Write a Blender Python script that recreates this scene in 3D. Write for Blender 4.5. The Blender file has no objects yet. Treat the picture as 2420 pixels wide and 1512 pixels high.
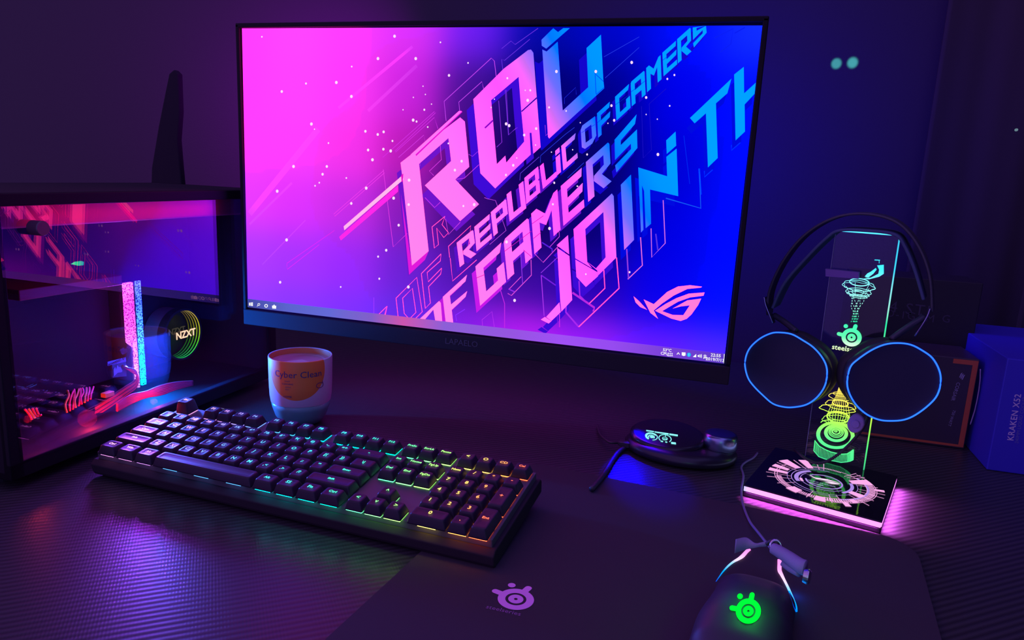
import bpy, bmesh, math, random
from mathutils import Vector, Matrix
from mathutils.geometry import tessellate_polygon
random.seed(7)
S = bpy.context.scene
COL = S.collection
# ------------------------------------------------------------------ camera
CAM = Vector((0.30073, -0.81473, 0.32932))
FPX = 1704.68
ROT = (1.367585, -0.046304, 0.295424)
cd = bpy.data.cameras.new('camera'); cam = bpy.data.objects.new('camera', cd); COL.objects.link(cam)
cam.location = CAM; cam.rotation_euler = ROT
cd.sensor_width = 36.0; cd.lens = FPX/2420*36; cd.clip_start = 0.01; cd.clip_end = 20
S.camera = cam
S.view_settings.view_transform = 'Standard'; S.view_settings.look = 'None'
S.view_settings.exposure = 0.0; S.view_settings.gamma = 1.0; S.view_settings.use_curve_mapping = False
# ------------------------------------------------------------------ world: dim night glow of the room, violet on the left, blue on the right
wd = bpy.data.worlds.new('world'); S.world = wd; wd.use_nodes = True
wn = wd.node_tree.nodes; wl = wd.node_tree.links; wn.clear()
wo = wn.new('ShaderNodeOutputWorld'); wb = wn.new('ShaderNodeBackground'); wt = wn.new('ShaderNodeTexCoord')
wsx = wn.new('ShaderNodeSeparateXYZ'); wmr = wn.new('ShaderNodeMapRange'); wr = wn.new('ShaderNodeValToRGB')
wl.new(wt.outputs['Generated'], wsx.inputs[0]); wl.new(wsx.outputs['X'], wmr.inputs['Value'])
wmr.inputs['From Min'].default_value = -1; wmr.inputs['From Max'].default_value = 1
wl.new(wmr.outputs[0], wr.inputs[0]); wl.new(wr.outputs[0], wb.inputs[0]); wl.new(wb.outputs[0], wo.inputs[0])
wr.color_ramp.elements[0].color = (.38, .13, .56, 1); wr.color_ramp.elements[1].color = (.12, .16, .75, 1)
wb.inputs[1].default_value = 1.2
def light(name, kind, loc, energy, color, size=.05, size_y=None, target=None, spot=None, blend=.5, spread=None):
    L = bpy.data.lights.new(name, kind); o = bpy.data.objects.new(name, L); COL.objects.link(o)
    o.location = loc; L.energy = energy; L.color = color
    if kind == 'AREA':
        L.size = size
        if spread: L.spread = math.radians(spread)
        if size_y: L.shape = 'RECTANGLE'; L.size_y = size_y
    else: L.shadow_soft_size = size
    if spot: L.spot_size = math.radians(spot); L.spot_blend = blend
    if target is not None:
        o.rotation_euler = (Vector(target)-Vector(loc)).to_track_quat('-Z', 'Y').to_euler()
    return o
# area lights added behind the monitor to tint the wall and lift the desk
light('wall_fill_left', 'AREA', (-.29, .33, .38), 2.0, (.55, .0, 1), .10, .05, (-.66, .62, .46), spread=95)
light('wall_fill_right', 'AREA', (.22, .28, .36), 2.6, (.0, .0, 1), .12, .16, (.33, .62, .40))
light('wall_fill_top', 'AREA', (.22, .22, .44), .5, (.0, .0, 1), .14, .03, (.20, .62, .62))
light('desk_fill_low', 'AREA', (-.02, .11, .15), .36, (.75, .03, .9), .5, .05, (-.02, .16, 0))  # unseen purple fill added for the dark desk below the screen
# blue spot added under the monitor to light a desk patch, source assumed
light('desk_patch_spot', 'SPOT', (.200, .085, .085), 2.6, (0, .0, 1), .004, None, (.234, -.026, 0), 38, .4)

# ------------------------------------------------------------------ picture-point helpers (a pixel to a point on a real plane)
MR = cam.rotation_euler.to_matrix()
def ray(px, py): return MR @ Vector(((px-1210)/FPX, -(py-756)/FPX, -1))
def on_plane(px, py, P0, n):
    d = ray(px, py); n = Vector(n); t = (Vector(P0)-CAM).dot(n)/d.dot(n); return CAM+d*t
def at_z(px, py, h=0): return on_plane(px, py, (0, 0, h), (0, 0, 1))
def at_y(px, py, v): return on_plane(px, py, (0, v, 0), (0, 1, 0))
def at_x(px, py, v): return on_plane(px, py, (v, 0, 0), (1, 0, 0))
class Pl:
    def __init__(s, P0, ex, ey):
        s.P = Vector(P0); s.x = Vector(ex).normalized(); s.n = s.x.cross(Vector(ey)).normalized(); s.y = s.n.cross(s.x)
    def px(s, p):
        q = on_plane(p[0], p[1], s.P, s.n)-s.P; return (q.dot(s.x), q.dot(s.y))
    def w(s, ab, h=0): return s.P+s.x*ab[0]+s.y*ab[1]+s.n*h
def crop(ox, oy, sc): return lambda *pts: [(ox+u/sc, oy+v/sc) for u, v in pts]
# ------------------------------------------------------------------ materials
def lin(c):
    c = c/255.0
    return c/12.92 if c <= .04045 else ((c+.055)/1.055)**2.4
def L3(r, g, b): return (lin(r), lin(g), lin(b))
def newmat(name):
    m = bpy.data.materials.new(name); m.use_nodes = True; return m, m.node_tree.nodes, m.node_tree.links
def pm(name, col, rough=.5, metal=0, spec=.5, bump=None, noise=None):
    m, N, K = newmat(name); b = N['Principled BSDF']
    b.inputs['Base Color'].default_value = (*col, 1); b.inputs['Roughness'].default_value = rough
    b.inputs['Metallic'].default_value = metal; b.inputs['Specular IOR Level'].default_value = spec
    t = N.new('ShaderNodeTexNoise'); c = N.new('ShaderNodeTexCoord'); K.new(c.outputs['Object'], t.inputs['Vector'])
    t.inputs['Scale'].default_value = (noise or (300, 0))[0]
    bp = N.new('ShaderNodeBump'); bp.inputs['Strength'].default_value = (noise or (0, .05))[1]; bp.inputs['Distance'].default_value = .0005
    K.new(t.outputs['Fac'], bp.inputs['Height']); K.new(bp.outputs[0], b.inputs['Normal'])
    return m
def em(name, col, strength=1.0):
    m, N, K = newmat(name); N.clear(); o = N.new('ShaderNodeOutputMaterial'); e = N.new('ShaderNodeEmission')
    e.inputs[0].default_value = (*col, 1); e.inputs[1].default_value = strength; K.new(e.outputs[0], o.inputs[0]); return m
def em_ramp(name, axis, lo, hi, stops, strength=1.0, sparkle=None, coord='Object'):
    """emission whose colour runs along one axis of the object (or world)"""
    m, N, K = newmat(name); N.clear(); o = N.new('ShaderNodeOutputMaterial'); e = N.new('ShaderNodeEmission')
    if coord == 'World': g = N.new('ShaderNodeNewGeometry'); src = g.outputs['Position']
    else: g = N.new('ShaderNodeTexCoord'); src = g.outputs['Object']
    d = N.new('ShaderNodeVectorMath'); d.operation = 'DOT_PRODUCT'; d.inputs[1].default_value = axis
    r = N.new('ShaderNodeMapRange'); r.inputs['From Min'].default_value = lo; r.inputs['From Max'].default_value = hi
    c = N.new('ShaderNodeValToRGB'); K.new(src, d.inputs[0]); K.new(d.outputs['Value'], r.inputs['Value']); K.new(r.outputs[0], c.inputs[0])
    E = c.color_ramp.elements
    while len(E) > 1: E.remove(E[-1])
    E[0].position = stops[0][0]; E[0].color = (*stops[0][1], 1)
    for p, cc in stops[1:]: x = E.new(p); x.color = (*cc, 1)
    e.inputs[1].default_value = strength
    if sparkle:
        v = N.new('ShaderNodeTexVoronoi'); v.inputs['Scale'].default_value = sparkle[0]; v.feature = 'F1'
        K.new(src, v.inputs['Vector'])
        q = N.new('ShaderNodeMapRange'); q.inputs['From Min'].default_value = .25; q.inputs['From Max'].default_value = .75
        q.inputs['To Min'].default_value = sparkle[1]; q.inputs['To Max'].default_value = sparkle[2]
        K.new(v.outputs['Distance'], q.inputs['Value']); K.new(q.outputs[0], e.inputs[1])
    K.new(c.outputs[0], e.inputs[0]); K.new(e.outputs[0], o.inputs[0]); return m
def em_attr(name, attr='col', strength=1.0):
    m, N, K = newmat(name); N.clear(); o = N.new('ShaderNodeOutputMaterial'); e = N.new('ShaderNodeEmission')
    a = N.new('ShaderNodeAttribute'); a.attribute_name = attr; e.inputs[1].default_value = strength
    K.new(a.outputs['Color'], e.inputs[0]); K.new(e.outputs[0], o.inputs[0]); return m
def em_objcol(name, strength):
    m, N, K = newmat(name); N.clear(); o = N.new('ShaderNodeOutputMaterial'); e = N.new('ShaderNodeEmission')
    a = N.new('ShaderNodeObjectInfo'); e.inputs[1].default_value = strength
    K.new(a.outputs['Color'], e.inputs[0]); K.new(e.outputs[0], o.inputs[0]); return m
def glassmat(name, tint, rough=.0, ior=1.5, gain=1.0, sheen=(1, 1, 1)):
    m, N, K = newmat(name); N.clear(); o = N.new('ShaderNodeOutputMaterial')
    t = N.new('ShaderNodeBsdfTransparent'); t.inputs[0].default_value = (*tint, 1)
    g = N.new('ShaderNodeBsdfGlossy'); g.inputs['Roughness'].default_value = rough; g.inputs['Color'].default_value = (*sheen, 1)
    f = N.new('ShaderNodeFresnel'); ge = N.new('ShaderNodeNewGeometry'); mx = N.new('ShaderNodeMapRange')
    mx.inputs['To Min'].default_value = ior; mx.inputs['To Max'].default_value = 1/ior
    K.new(ge.outputs['Backfacing'], mx.inputs['Value']); K.new(mx.outputs[0], f.inputs['IOR'])
    mu = N.new('ShaderNodeMath'); mu.operation = 'MULTIPLY'; mu.inputs[1].default_value = gain; mu.use_clamp = True
    K.new(f.outputs[0], mu.inputs[0])
    x = N.new('ShaderNodeMixShader'); K.new(mu.outputs[0], x.inputs[0]); K.new(t.outputs[0], x.inputs[1]); K.new(g.outputs[0], x.inputs[2])
    K.new(x.outputs[0], o.inputs[0]); return m
def carbonmat():
    m, N, K = newmat('carbon_weave'); b = N['Principled BSDF']
    b.inputs['Base Color'].default_value = (.035, .03, .04, 1); b.inputs['Roughness'].default_value = .34; b.inputs['Specular IOR Level'].default_value = .22
    c = N.new('ShaderNodeTexCoord'); mp = N.new('ShaderNodeMapping'); K.new(c.outputs['Object'], mp.inputs[0])
    mp.inputs['Rotation'].default_value = (0, 0, math.radians(-39))
    w1 = N.new('ShaderNodeTexWave'); w1.wave_type = 'BANDS'; w1.bands_direction = 'Y'; w1.inputs['Scale'].default_value = 50
    w2 = N.new('ShaderNodeTexWave'); w2.wave_type = 'BANDS'; w2.bands_direction = 'X'; w2.inputs['Scale'].default_value = 130
    K.new(mp.outputs[0], w1.inputs[0]); K.new(mp.outputs[0], w2.inputs[0])
    a = N.new('ShaderNodeMath'); a.operation = 'MULTIPLY_ADD'; a.inputs[1].default_value = .35
    K.new(w2.outputs['Fac'], a.inputs[0]); K.new(w1.outputs['Fac'], a.inputs[2])
    bp = N.new('ShaderNodeBump'); bp.inputs['Strength'].default_value = .35; bp.inputs['Distance'].default_value = .0003
    K.new(a.outputs[0], bp.inputs['Height']); K.new(bp.outputs[0], b.inputs['Normal'])
    r = N.new('ShaderNodeMapRange'); r.inputs['To Min'].default_value = .032; r.inputs['To Max'].default_value = .060
    K.new(w1.outputs['Fac'], r.inputs['Value']); cc = N.new('ShaderNodeCombineColor')
    for i in range(3): K.new(r.outputs[0], cc.inputs[i])
    K.new(cc.outputs[0], b.inputs['Base Color']); return m
M = {}
M['wall'] = pm('wall_cloth', (.042, .032, .046), .9, noise=(260, .5))
M['curtain'] = pm('dark_curtain', (.045, .035, .03), .95, noise=(180, .4))
M['floor'] = pm('floor_dark', (.05, .04, .04), .6)
M['desk'] = carbonmat()
M['mat'] = pm('mat_fabric', (.060, .048, .058), .9, noise=(1500, .3), spec=.15)
M['mat_print'] = pm('mat_print', (.98, .42, .92), .8)
M['mat_print_dim'] = pm('mat_print_dim', (.35, .16, .38), .8)
M['plastic'] = pm('black_plastic', (.045, .038, .05), .45)
M['plastic_soft'] = pm('matte_black', (.020, .016, .024), .7, spec=.25)
M['gloss'] = pm('gloss_black', (.008, .007, .012), .04, spec=.6)
M['keycap'] = pm('keycap_plastic', (.036, .030, .046), .42, noise=(900, .12), spec=.26)
M['plate'] = pm('key_plate', (.10, .10, .11), .5)
M['metal'] = pm('brushed_metal', (.55, .55, .6), .3, metal=1)
M['darkmetal'] = pm('dark_metal', (.16, .16, .2), .32, metal=1)
M['rubber'] = pm('cable_rubber', (.03, .03, .035), .5)
M['fabric'] = pm('lilac_foam', (.34, .26, .50), .9, noise=(700, .4))
M['board'] = pm('motherboard', (.022, .018, .05), .6, spec=.2)
M['glass'] = glassmat('tempered_glass', (.86, .84, .90), 0, 1.5, 1.9, (1, .35, 1))
M['acrylic'] = glassmat('clear_acrylic', (.93, .95, 1), .0, 1.49, .45)
# ------------------------------------------------------------------ mesh helpers
def obj(name, bm, mats, parent=None, smooth=False, bevel=0, segs=2):
    me = bpy.data.meshes.new(name); bm.normal_update(); bm.to_mesh(me); bm.free()
    for m in (mats if isinstance(mats, (list, tuple)) else [mats]): me.materials.append(m)
    o = bpy.data.objects.new(name, me); COL.objects.link(o)
    if parent: o.parent = parent
    if smooth:
        for p in me.polygons: p.use_smooth = True
    if bevel:
        b = o.modifiers.new('bevel', 'BEVEL'); b.width = bevel; b.segments = segs; b.limit_method = 'ANGLE'; b.angle_limit = math.radians(40)
    return o
def thing(name, label, cat, loc=(0, 0, 0), rot=(0, 0, 0), group=None):
    o = bpy.data.objects.new(name, None); COL.objects.link(o); o.empty_display_size = .02
    o.location = loc; o.rotation_euler = rot; o['label'] = label; o['category'] = cat
    if group: o['group'] = group
    return o
def tag(o, label, cat, group=None):
    o['label'] = label; o['category'] = cat
    if group: o['group'] = group
    return o
def box(bm, lo, hi, M4=None, mi=0):
    vs = [bm.verts.new(((hi if i & 1 else lo)[0], (hi if i & 2 else lo)[1], (hi if i & 4 else lo)[2])) for i in range(8)]
    if M4 is not None:
        for v in vs: v.co = M4 @ v.co
    for f in ((0, 2, 3, 1), (4, 5, 7, 6), (0, 1, 5, 4), (2, 6, 7, 3), (0, 4, 6, 2), (1, 3, 7, 5)):
        F = bm.faces.new([vs[i] for i in f]); F.material_index = mi
def B(*boxes):
    bm = bmesh.new()
    for b in boxes: box(bm, *b)
    return bm
def loft(bm, rings, cap0=True, cap1=True, mi=0, closed=True):
    R = [[bm.verts.new(p) for p in r] for r in rings]; n = len(R[0])
    for a, b in zip(R, R[1:]):
        for i in range(n if closed else n-1):
            f = bm.faces.new((a[i], a[(i+1) % n], b[(i+1) % n], b[i])); f.material_index = mi
    if cap0: bm.faces.new(list(reversed(R[0]))).material_index = mi
    if cap1: bm.faces.new(R[-1]).material_index = mi
def circ(c, r, ax, ay, n=32, a0=0):
    return [c+ax*(r*math.cos(a0+2*math.pi*i/n))+ay*(r*math.sin(a0+2*math.pi*i/n)) for i in range(n)]
def lathe(bm, prof, n=48, c=(0, 0, 0), mi=0):
    c = Vector(c); loft(bm, [circ(c+Vector((0, 0, z)), max(r, 1e-5), Vector((1, 0, 0)), Vector((0, 1, 0)), n) for r, z in prof], mi=mi)
def smooth_path(pts, k=6, closed=False):
    P = [Vector(p) for p in pts]; n = len(P); out = []
    rng = range(n) if closed else range(n-1)
    for i in rng:
        p0 = P[(i-1) % n] if closed or i > 0 else P[0]; p1 = P[i]; p2 = P[(i+1) % n]
        p3 = P[(i+2) % n] if closed or i < n-2 else P[-1]
        for j in range(k):
            t = j/k
            out.append(.5*((2*p1)+(-p0+p2)*t+(2*p0-5*p1+4*p2-p3)*t*t+(-p0+3*p1-3*p2+p3)*t**3))
    if not closed: out.append(P[-1])
    return out
def tube(bm, pts, r, n=8, closed=False, mi=0, rf=None):
    P = [Vector(p) for p in pts]; N = len(P); rings = []; up = Vector((0, 0, 1))
    for i, p in enumerate(P):
        a = P[(i-1) % N] if closed or i else p; b = P[(i+1) % N] if closed or i < N-1 else p
        t = (b-a).normalized(); s = t.cross(up)
        if s.length < .05: s = t.cross(Vector((0, 1, 0)))
        s.normalize(); u = s.cross(t); rr = r*(rf(i/(N-1)) if rf else 1)
        rings.append([p+s*(rr*math.cos(2*math.pi*j/n))+u*(rr*math.sin(2*math.pi*j/n)) for j in range(n)])
    if closed: rings.append(rings[0]); 
    loft(bm, rings, cap0=not closed, cap1=not closed, mi=mi)
    if closed: bmesh.ops.remove_doubles(bm, verts=bm.verts, dist=1e-7)
def flat(bm, pl, loops, h, mi=0, thick=0):
    """filled polygon (with holes) on a plane; loops are lists of plane coordinates"""
    loops = [l if isinstance(l, list) else list(l) for l in loops]
    tri = tessellate_polygon([[Vector((a, b, 0)) for a, b in l] for l in loops])
    fl = [p for l in loops for p in l]; vs = [bm.verts.new(pl.w(p, h)) for p in fl]; out = []
    for t in tri:
        try: f = bm.faces.new([vs[i] for i in t])
        except ValueError: continue
        f.normal_update()
        if f.normal.dot(pl.n) < 0: f.normal_flip()
        f.material_index = mi; out.append(f)
    return out
def ribbon(bm, pl, pts, w, h, closed=False, mi=0):
    n = len(pts); L = []; Rr = []
    for i in range(n):
        a = pts[(i-1) % n] if closed or i else pts[i]; b = pts[(i+1) % n] if closed or i < n-1 else pts[i]
        d = Vector((b[0]-a[0], b[1]-a[1])); d = d.normalized() if d.length > 1e-9 else Vector((1, 0))
        k = Vector((-d.y, d.x))*w/2
        L.append(bm.verts.new(pl.w((pts[i][0]+k.x, pts[i][1]+k.y), h))); Rr.append(bm.verts.new(pl.w((pts[i][0]-k.x, pts[i][1]-k.y), h)))
    out = []
    for i in range(n if closed else n-1):
        j = (i+1) % n; f = bm.faces.new((L[i], Rr[i], Rr[j], L[j])); f.material_index = mi; out.append(f)
    return out
def text_bm(body, size, spacing=1.0, bold=0, align='CENTER'):
    cu = bpy.data.curves.new('t', 'FONT'); cu.body = body; cu.size = size; cu.align_x = align; cu.align_y = 'CENTER'
    cu.resolution_u = 2; cu.space_character = spacing; cu.offset = bold
    o = bpy.data.objects.new('t', cu); COL.objects.link(o); dg = bpy.context.evaluated_depsgraph_get(); dg.update()
    me = bpy.data.meshes.new_from_object(o.evaluated_get(dg)); bm = bmesh.new(); bm.from_mesh(me)
    bpy.data.objects.remove(o); bpy.data.curves.remove(cu); bpy.data.meshes.remove(me); return bm
def add_text(bm, body, size, M4, mi=0, spacing=1.0, bold=0, align='CENTER'):
    t = text_bm(body, size, spacing, bold, align); mp = {}; out = []
    for v in t.verts: mp[v] = bm.verts.new(M4 @ v.co)
    for f in t.faces:
        try: g = bm.faces.new([mp[v] for v in f.verts]); g.material_index = mi; out.append(g)
        except ValueError: pass
    t.free(); return out
def frame(P, ex, ey):
    ex = Vector(ex); ey = Vector(ey); ez = ex.normalized().cross(ey.normalized())
    m = Matrix.Identity(4)
    for i in range(3): m[i][0] = ex[i]; m[i][1] = ey[i]; m[i][2] = ez[i]; m[i][3] = P[i]
    return m
# the round eared badge seen on the mat, the mouse and the stand: list of loops in a unit circle
def badge(n=40):
    c = lambda r, x=0, y=0: [(x+r*math.cos(2*math.pi*i/n), y+r*math.sin(2*math.pi*i/n)) for i in range(n)]
    def ear(a, l, w):
        d = Vector((math.cos(a), math.sin(a))); k = Vector((-d.y, d.x)); o = [d*.9-k*w, d*l-k*w]
        o += [d*l+Vector((math.cos(a-math.pi/2+math.pi*j/8), math.sin(a-math.pi/2+math.pi*j/8)))*w for j in range(1, 8)]
        return [(p.x, p.y) for p in o+[d*l+k*w, d*.9+k*w]]
    return [[c(1.0), c(.58)], [c(.42), c(.10)], [ear(math.radians(80), 1.32, .2)], [ear(math.radians(172), 1.32, .2)], [c(.22, -.72, 1.14)]]
def badge_bm(bm, pl, cx, cy, R, h, rot=0, mi=0, sy=1.0):
    ca, sa = math.cos(rot), math.sin(rot)
    for k, grp in enumerate(badge()):
        flat(bm, pl, [[(cx+R*(x*ca-y*sy*sa), cy+R*(x*sa+y*sy*ca)) for x, y in l] for l in grp], h+k*.00002, mi)
# ================================================================== ROOM
def struct(name, bm, m):
    o = obj(name, bm, m); o['kind'] = 'structure'; return o
struct('floor', B(((-2.2, -2.2, -.76), (2.2, .62, -.74))), M['floor'])
struct('wall_back', B(((-2.2, .62, -.74), (2.2, .70, 1.9))), M['wall'])
struct('wall_right', B(((1.2, -2.2, -.74), (1.28, .62, 1.9))), M['wall'])
# dark curtain hanging at the right end of the back wall
bm = bmesh.new(); xs = [.60+.6*i/90 for i in range(91)]
rings = []
for z in (-.7, .4, 1.5):
    fr = [Vector((x, .575+.003*math.sin(x*50)+.0012*math.sin(x*133+z), z)) for x in xs]
    rings.append(fr+[Vector((x, .585+.008*math.sin(x*70), z)) for x in reversed(xs)])
loft(bm, rings)
tag(obj('curtain', bm, M['curtain'], smooth=True), 'dark pleated curtain hanging at the right end of the back wall', 'curtain')
# ================================================================== DESK
desk = thing('desk', 'wide desk with a black carbon weave top under everything', 'desk', (0, 0, -.74))
o = obj('desktop', B(((-1.1, -.72, -.03), (1.15, .56, 0))), M['desk'], desk, bevel=.003); o.location = (0, 0, .74)
for x in (-1.04, 1.04):
    for y in (-.66, .50):
        o = obj('leg', B(((x-.03, y-.03, -.74), (x+.03, y+.03, -.03))), M['darkmetal'], desk, bevel=.003); o.location = (0, 0, .74)
# mouse mat
mat = thing('mouse_mat', 'black cloth mouse mat with a purple eared badge in its corner', 'mouse mat', (.499, -.0965, .0), (0, 0, math.radians(-5.8)))
def rrect(x0, y0, x1, y1, r, n=8):
    out = []
    for cx, cy, a in ((x1-r, y1-r, 0), (x0+r, y1-r, 90), (x0+r, y0+r, 180), (x1-r, y0+r, 270)):
        for i in range(n+1):
            t = math.radians(a+90*i/n); out.append((cx+r*math.cos(t), cy+r*math.sin(t)))
    return out
bm = bmesh.new(); rr = rrect(-.405, -.40, .0, 0, .036)
loft(bm, [[Vector((x, y, z)) for x, y in rr] for z in (.0002, .003)])
obj('mat_cloth', bm, M['mat'], mat)
lp = at_z(1219, 1416, .003); matp = Pl((0, 0, .003), (1, 0, 0), (0, 1, 0))
inv = Matrix.LocRotScale(mat.location, mat.rotation_euler, None).inverted()
def mat_local(px, py): q = inv @ at_z(px, py, .003); return q.x, q.y
cx, cy = mat_local(1219, 1416); ex_ = mat_local(1262, 1419); R_ = math.hypot(ex_[0]-cx, ex_[1]-cy)
bm = bmesh.new(); badge_bm(bm, matp, cx, cy, R_, .0003, 0)
obj('badge_print', bm, M['mat_print'], mat)
bm = bmesh.new(); tx = mat_local(1190, 1443); t2 = mat_local(1238, 1452); t1 = mat_local(1141, 1430)
w_ = math.hypot(t2[0]-t1[0], t2[1]-t1[1]); an = math.atan2(t2[1]-t1[1], t2[0]-t1[0])
add_text(bm, 'steelseries', w_/5.0, Matrix.Translation((tx[0], tx[1], .0033)) @ Matrix.Rotation(an, 4, 'Z'))
obj('wordmark_print', bm, M['mat_print_dim'], mat)
# ================================================================== MONITOR
SW = .62001; SH = SW*9/16*1.01779; Z0 = .132284; TI = .0043235; RO = -.0042368
mon = thing('monitor', 'large flat monitor showing a magenta and blue lettered desktop picture', 'monitor', (0, .10, 0))
sy_ = Vector((math.sin(RO)*-1, math.sin(TI), math.cos(TI)))
ctr = Vector((0, SH/2*math.sin(TI), Z0+SH/2*math.cos(TI)))
scr = Pl(ctr, (math.cos(RO), 0, math.sin(RO)), (-math.sin(RO), math.sin(TI), math.cos(TI)))
if scr.n.y > 0: scr.n = -scr.n
MI = Matrix.Translation(-Vector((0, .10, 0)))
BG = [[(255,62,250),(255,70,252),(255,60,250),(225,50,250),(110,30,250),(0,8,170),(0,6,205),(0,14,255),(20,50,255)],
 [(255,62,250),(255,66,255),(255,56,250),(205,34,225),(62,14,140),(4,0,105),(0,0,135),(0,0,240),(0,14,255)],
 [(255,62,250),(255,62,250),(250,50,240),(185,25,180),(58,6,115),(10,0,90),(4,0,100),(0,0,215),(0,12,255)],
 [(238,60,255),(226,50,250),(200,45,232),(132,26,184),(55,8,118),(20,0,95),(8,0,115),(0,0,230),(0,10,255)],
 [(178,60,255),(168,52,255),(155,42,250),(108,32,212),(78,20,178),(58,10,158),(38,0,178),(6,0,240),(0,14,255)],
 [(150,62,255),(138,56,255),(126,50,255),(98,44,240),(140,30,238),(192,30,250),(160,30,255),(108,30,255),(88,45,255)]]
def boost(c): return tuple(x*(1+max(0, (x-.93)/.07)*2.2) for x in c)
def bgcol(u, v):
    u = min(max(u, 0), 1)*8; v = min(max(v, 0), 1)*5; r = [0, 0, 0]; W = 0
    for j in range(-1, 7):
        wy = math.exp(-((v-j)/.58)**2)
        if wy < 1e-4: continue
        for i in range(-1, 10):
            w = wy*math.exp(-((u-i)/.58)**2)
            if w < 1e-4: continue
            q = BG[min(max(j, 0), 5)][min(max(i, 0), 8)]; W += w
            for k in range(3): r[k] += q[k]*w
    return boost(L3(*[x/W for x in r]))
bm = bmesh.new(); cl = bm.loops.layers.float_color.new('col')
def paint(faces, c):
    for f in faces:
        for l in f.loops: l[cl] = (*(c(l.vert.co) if callable(c) else c), 1)
NX, NY = 96, 54
g = [[bm.verts.new(scr.w((SW*(i/NX-.5), SH*(.5-j/NY)))) for i in range(NX+1)] for j in range(NY+1)]
gf = [bm.faces.new((g[j+1][i], g[j+1][i+1], g[j][i+1], g[j][i])) for j in range(NY) for i in range(NX)]
def uvof(co):
    q = co-scr.P; return q.dot(scr.x)/SW+.5, .5-q.dot(scr.y)/SH
paint(gf, lambda co: bgcol(*uvof(co)))
c1 = crop(560, 40, 3.6); c2 = crop(1180, 40, 3.6); c3 = crop(560, 400, 3.6); c4 = crop(1180, 400, 3.15); c5 = crop(900, 400, 3.877); c6 = crop(900, 60, 3.877); c7 = crop(1200, 540, 5.815)
def clampS(p):
    a, b = p; return (min(max(a, -SW/2), SW/2), min(max(b, -SH/2), SH/2))
def poly(loops, h, mi, col=None):
    f = flat(bm, scr, [[clampS(scr.px(p)) for p in l] for l in loops], h, mi)
    paint(f, col or (1, 1, 1)); return f
def line(pts, wpx, h, col):
    f = ribbon(bm, scr, [clampS(scr.px(p)) for p in pts], wpx*.00049, h); paint(f, col); return f
h1, h2, h3, h4, h5 = .0001, .0002, .0003, .0004, .0005
# soft streaks
def P3(r, g_, b): return boost(L3(r, g_, b))
for a, b, w in (((800, 255), (975, 110), 7), ((870, 262), (985, 155), 8), ((590, 505), (752, 305), 16), ((590, 530), (690, 432), 6), ((620, 625), (722, 520), 3)):
    line([a, b], w, h1, lambda co: tuple(x*1.06+.012 for x in bgcol(*uvof(co))))
# shadow copies of the letters
rmag = P3(225, 25, 220); rvio = P3(110, 20, 205); rblu = P3(20, 5, 205)
ROGR = c1((1393, 1240), (1522, 1140), (1900, 855), (1940, 890), (1977, 1275), (1858, 1382))+c3((2060, 297), (1900, 440), (1600, 137))+c1((1823, 1226), (1800, 1030), (1550, 1250))+c3((1632, 695), (1490, 818), (1412, 90))
ROGO = [c1((2012, 700))+c2((40, 440), (245, 283), (270, 278), (290, 305), (320, 690), (352, 1108), (290, 1163), (275, 985), (258, 985), (268, 1170), (130, 1300))+c1((2198, 1458), (2072, 1330)), c1((2163, 708))+c2((165, 510), (187, 790), (213, 1060), (60, 1240), (52, 1180), (22, 1210))+c1((2212, 1252))]
ROGG = c2((367, 278), (403, 295), (497, 212), (525, 600), (540, 797), (757, 598), (743, 265), (865, 152), (885, 530), (893, 607), (425, 1035), (415, 1020))
ROGGc = c2((360, 195), (460, 97), (500, 130), (545, 96), (600, 96), (400, 270), (362, 245))
def shift(l, dx, dy): return [(x+dx, y+dy) for x, y in l]
poly([shift(ROGR, -9, 24)], h1, 0, rvio)
poly([c3((1370, 135), (1370, 190), (885, 603), (872, 575))], h2, 0, P3(255, 40, 235))
poly([c3((1395, 200), (1470, 700), (1490, 818), (1632, 695), (1600, 770), (1465, 897))], h2, 0, rmag)
poly([shift(l, -16, 26) for l in ROGO], h1, 0, P3(62, 10, 215))
poly([shift(ROGG, -18, 28)], h1, 0, rblu)
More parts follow.
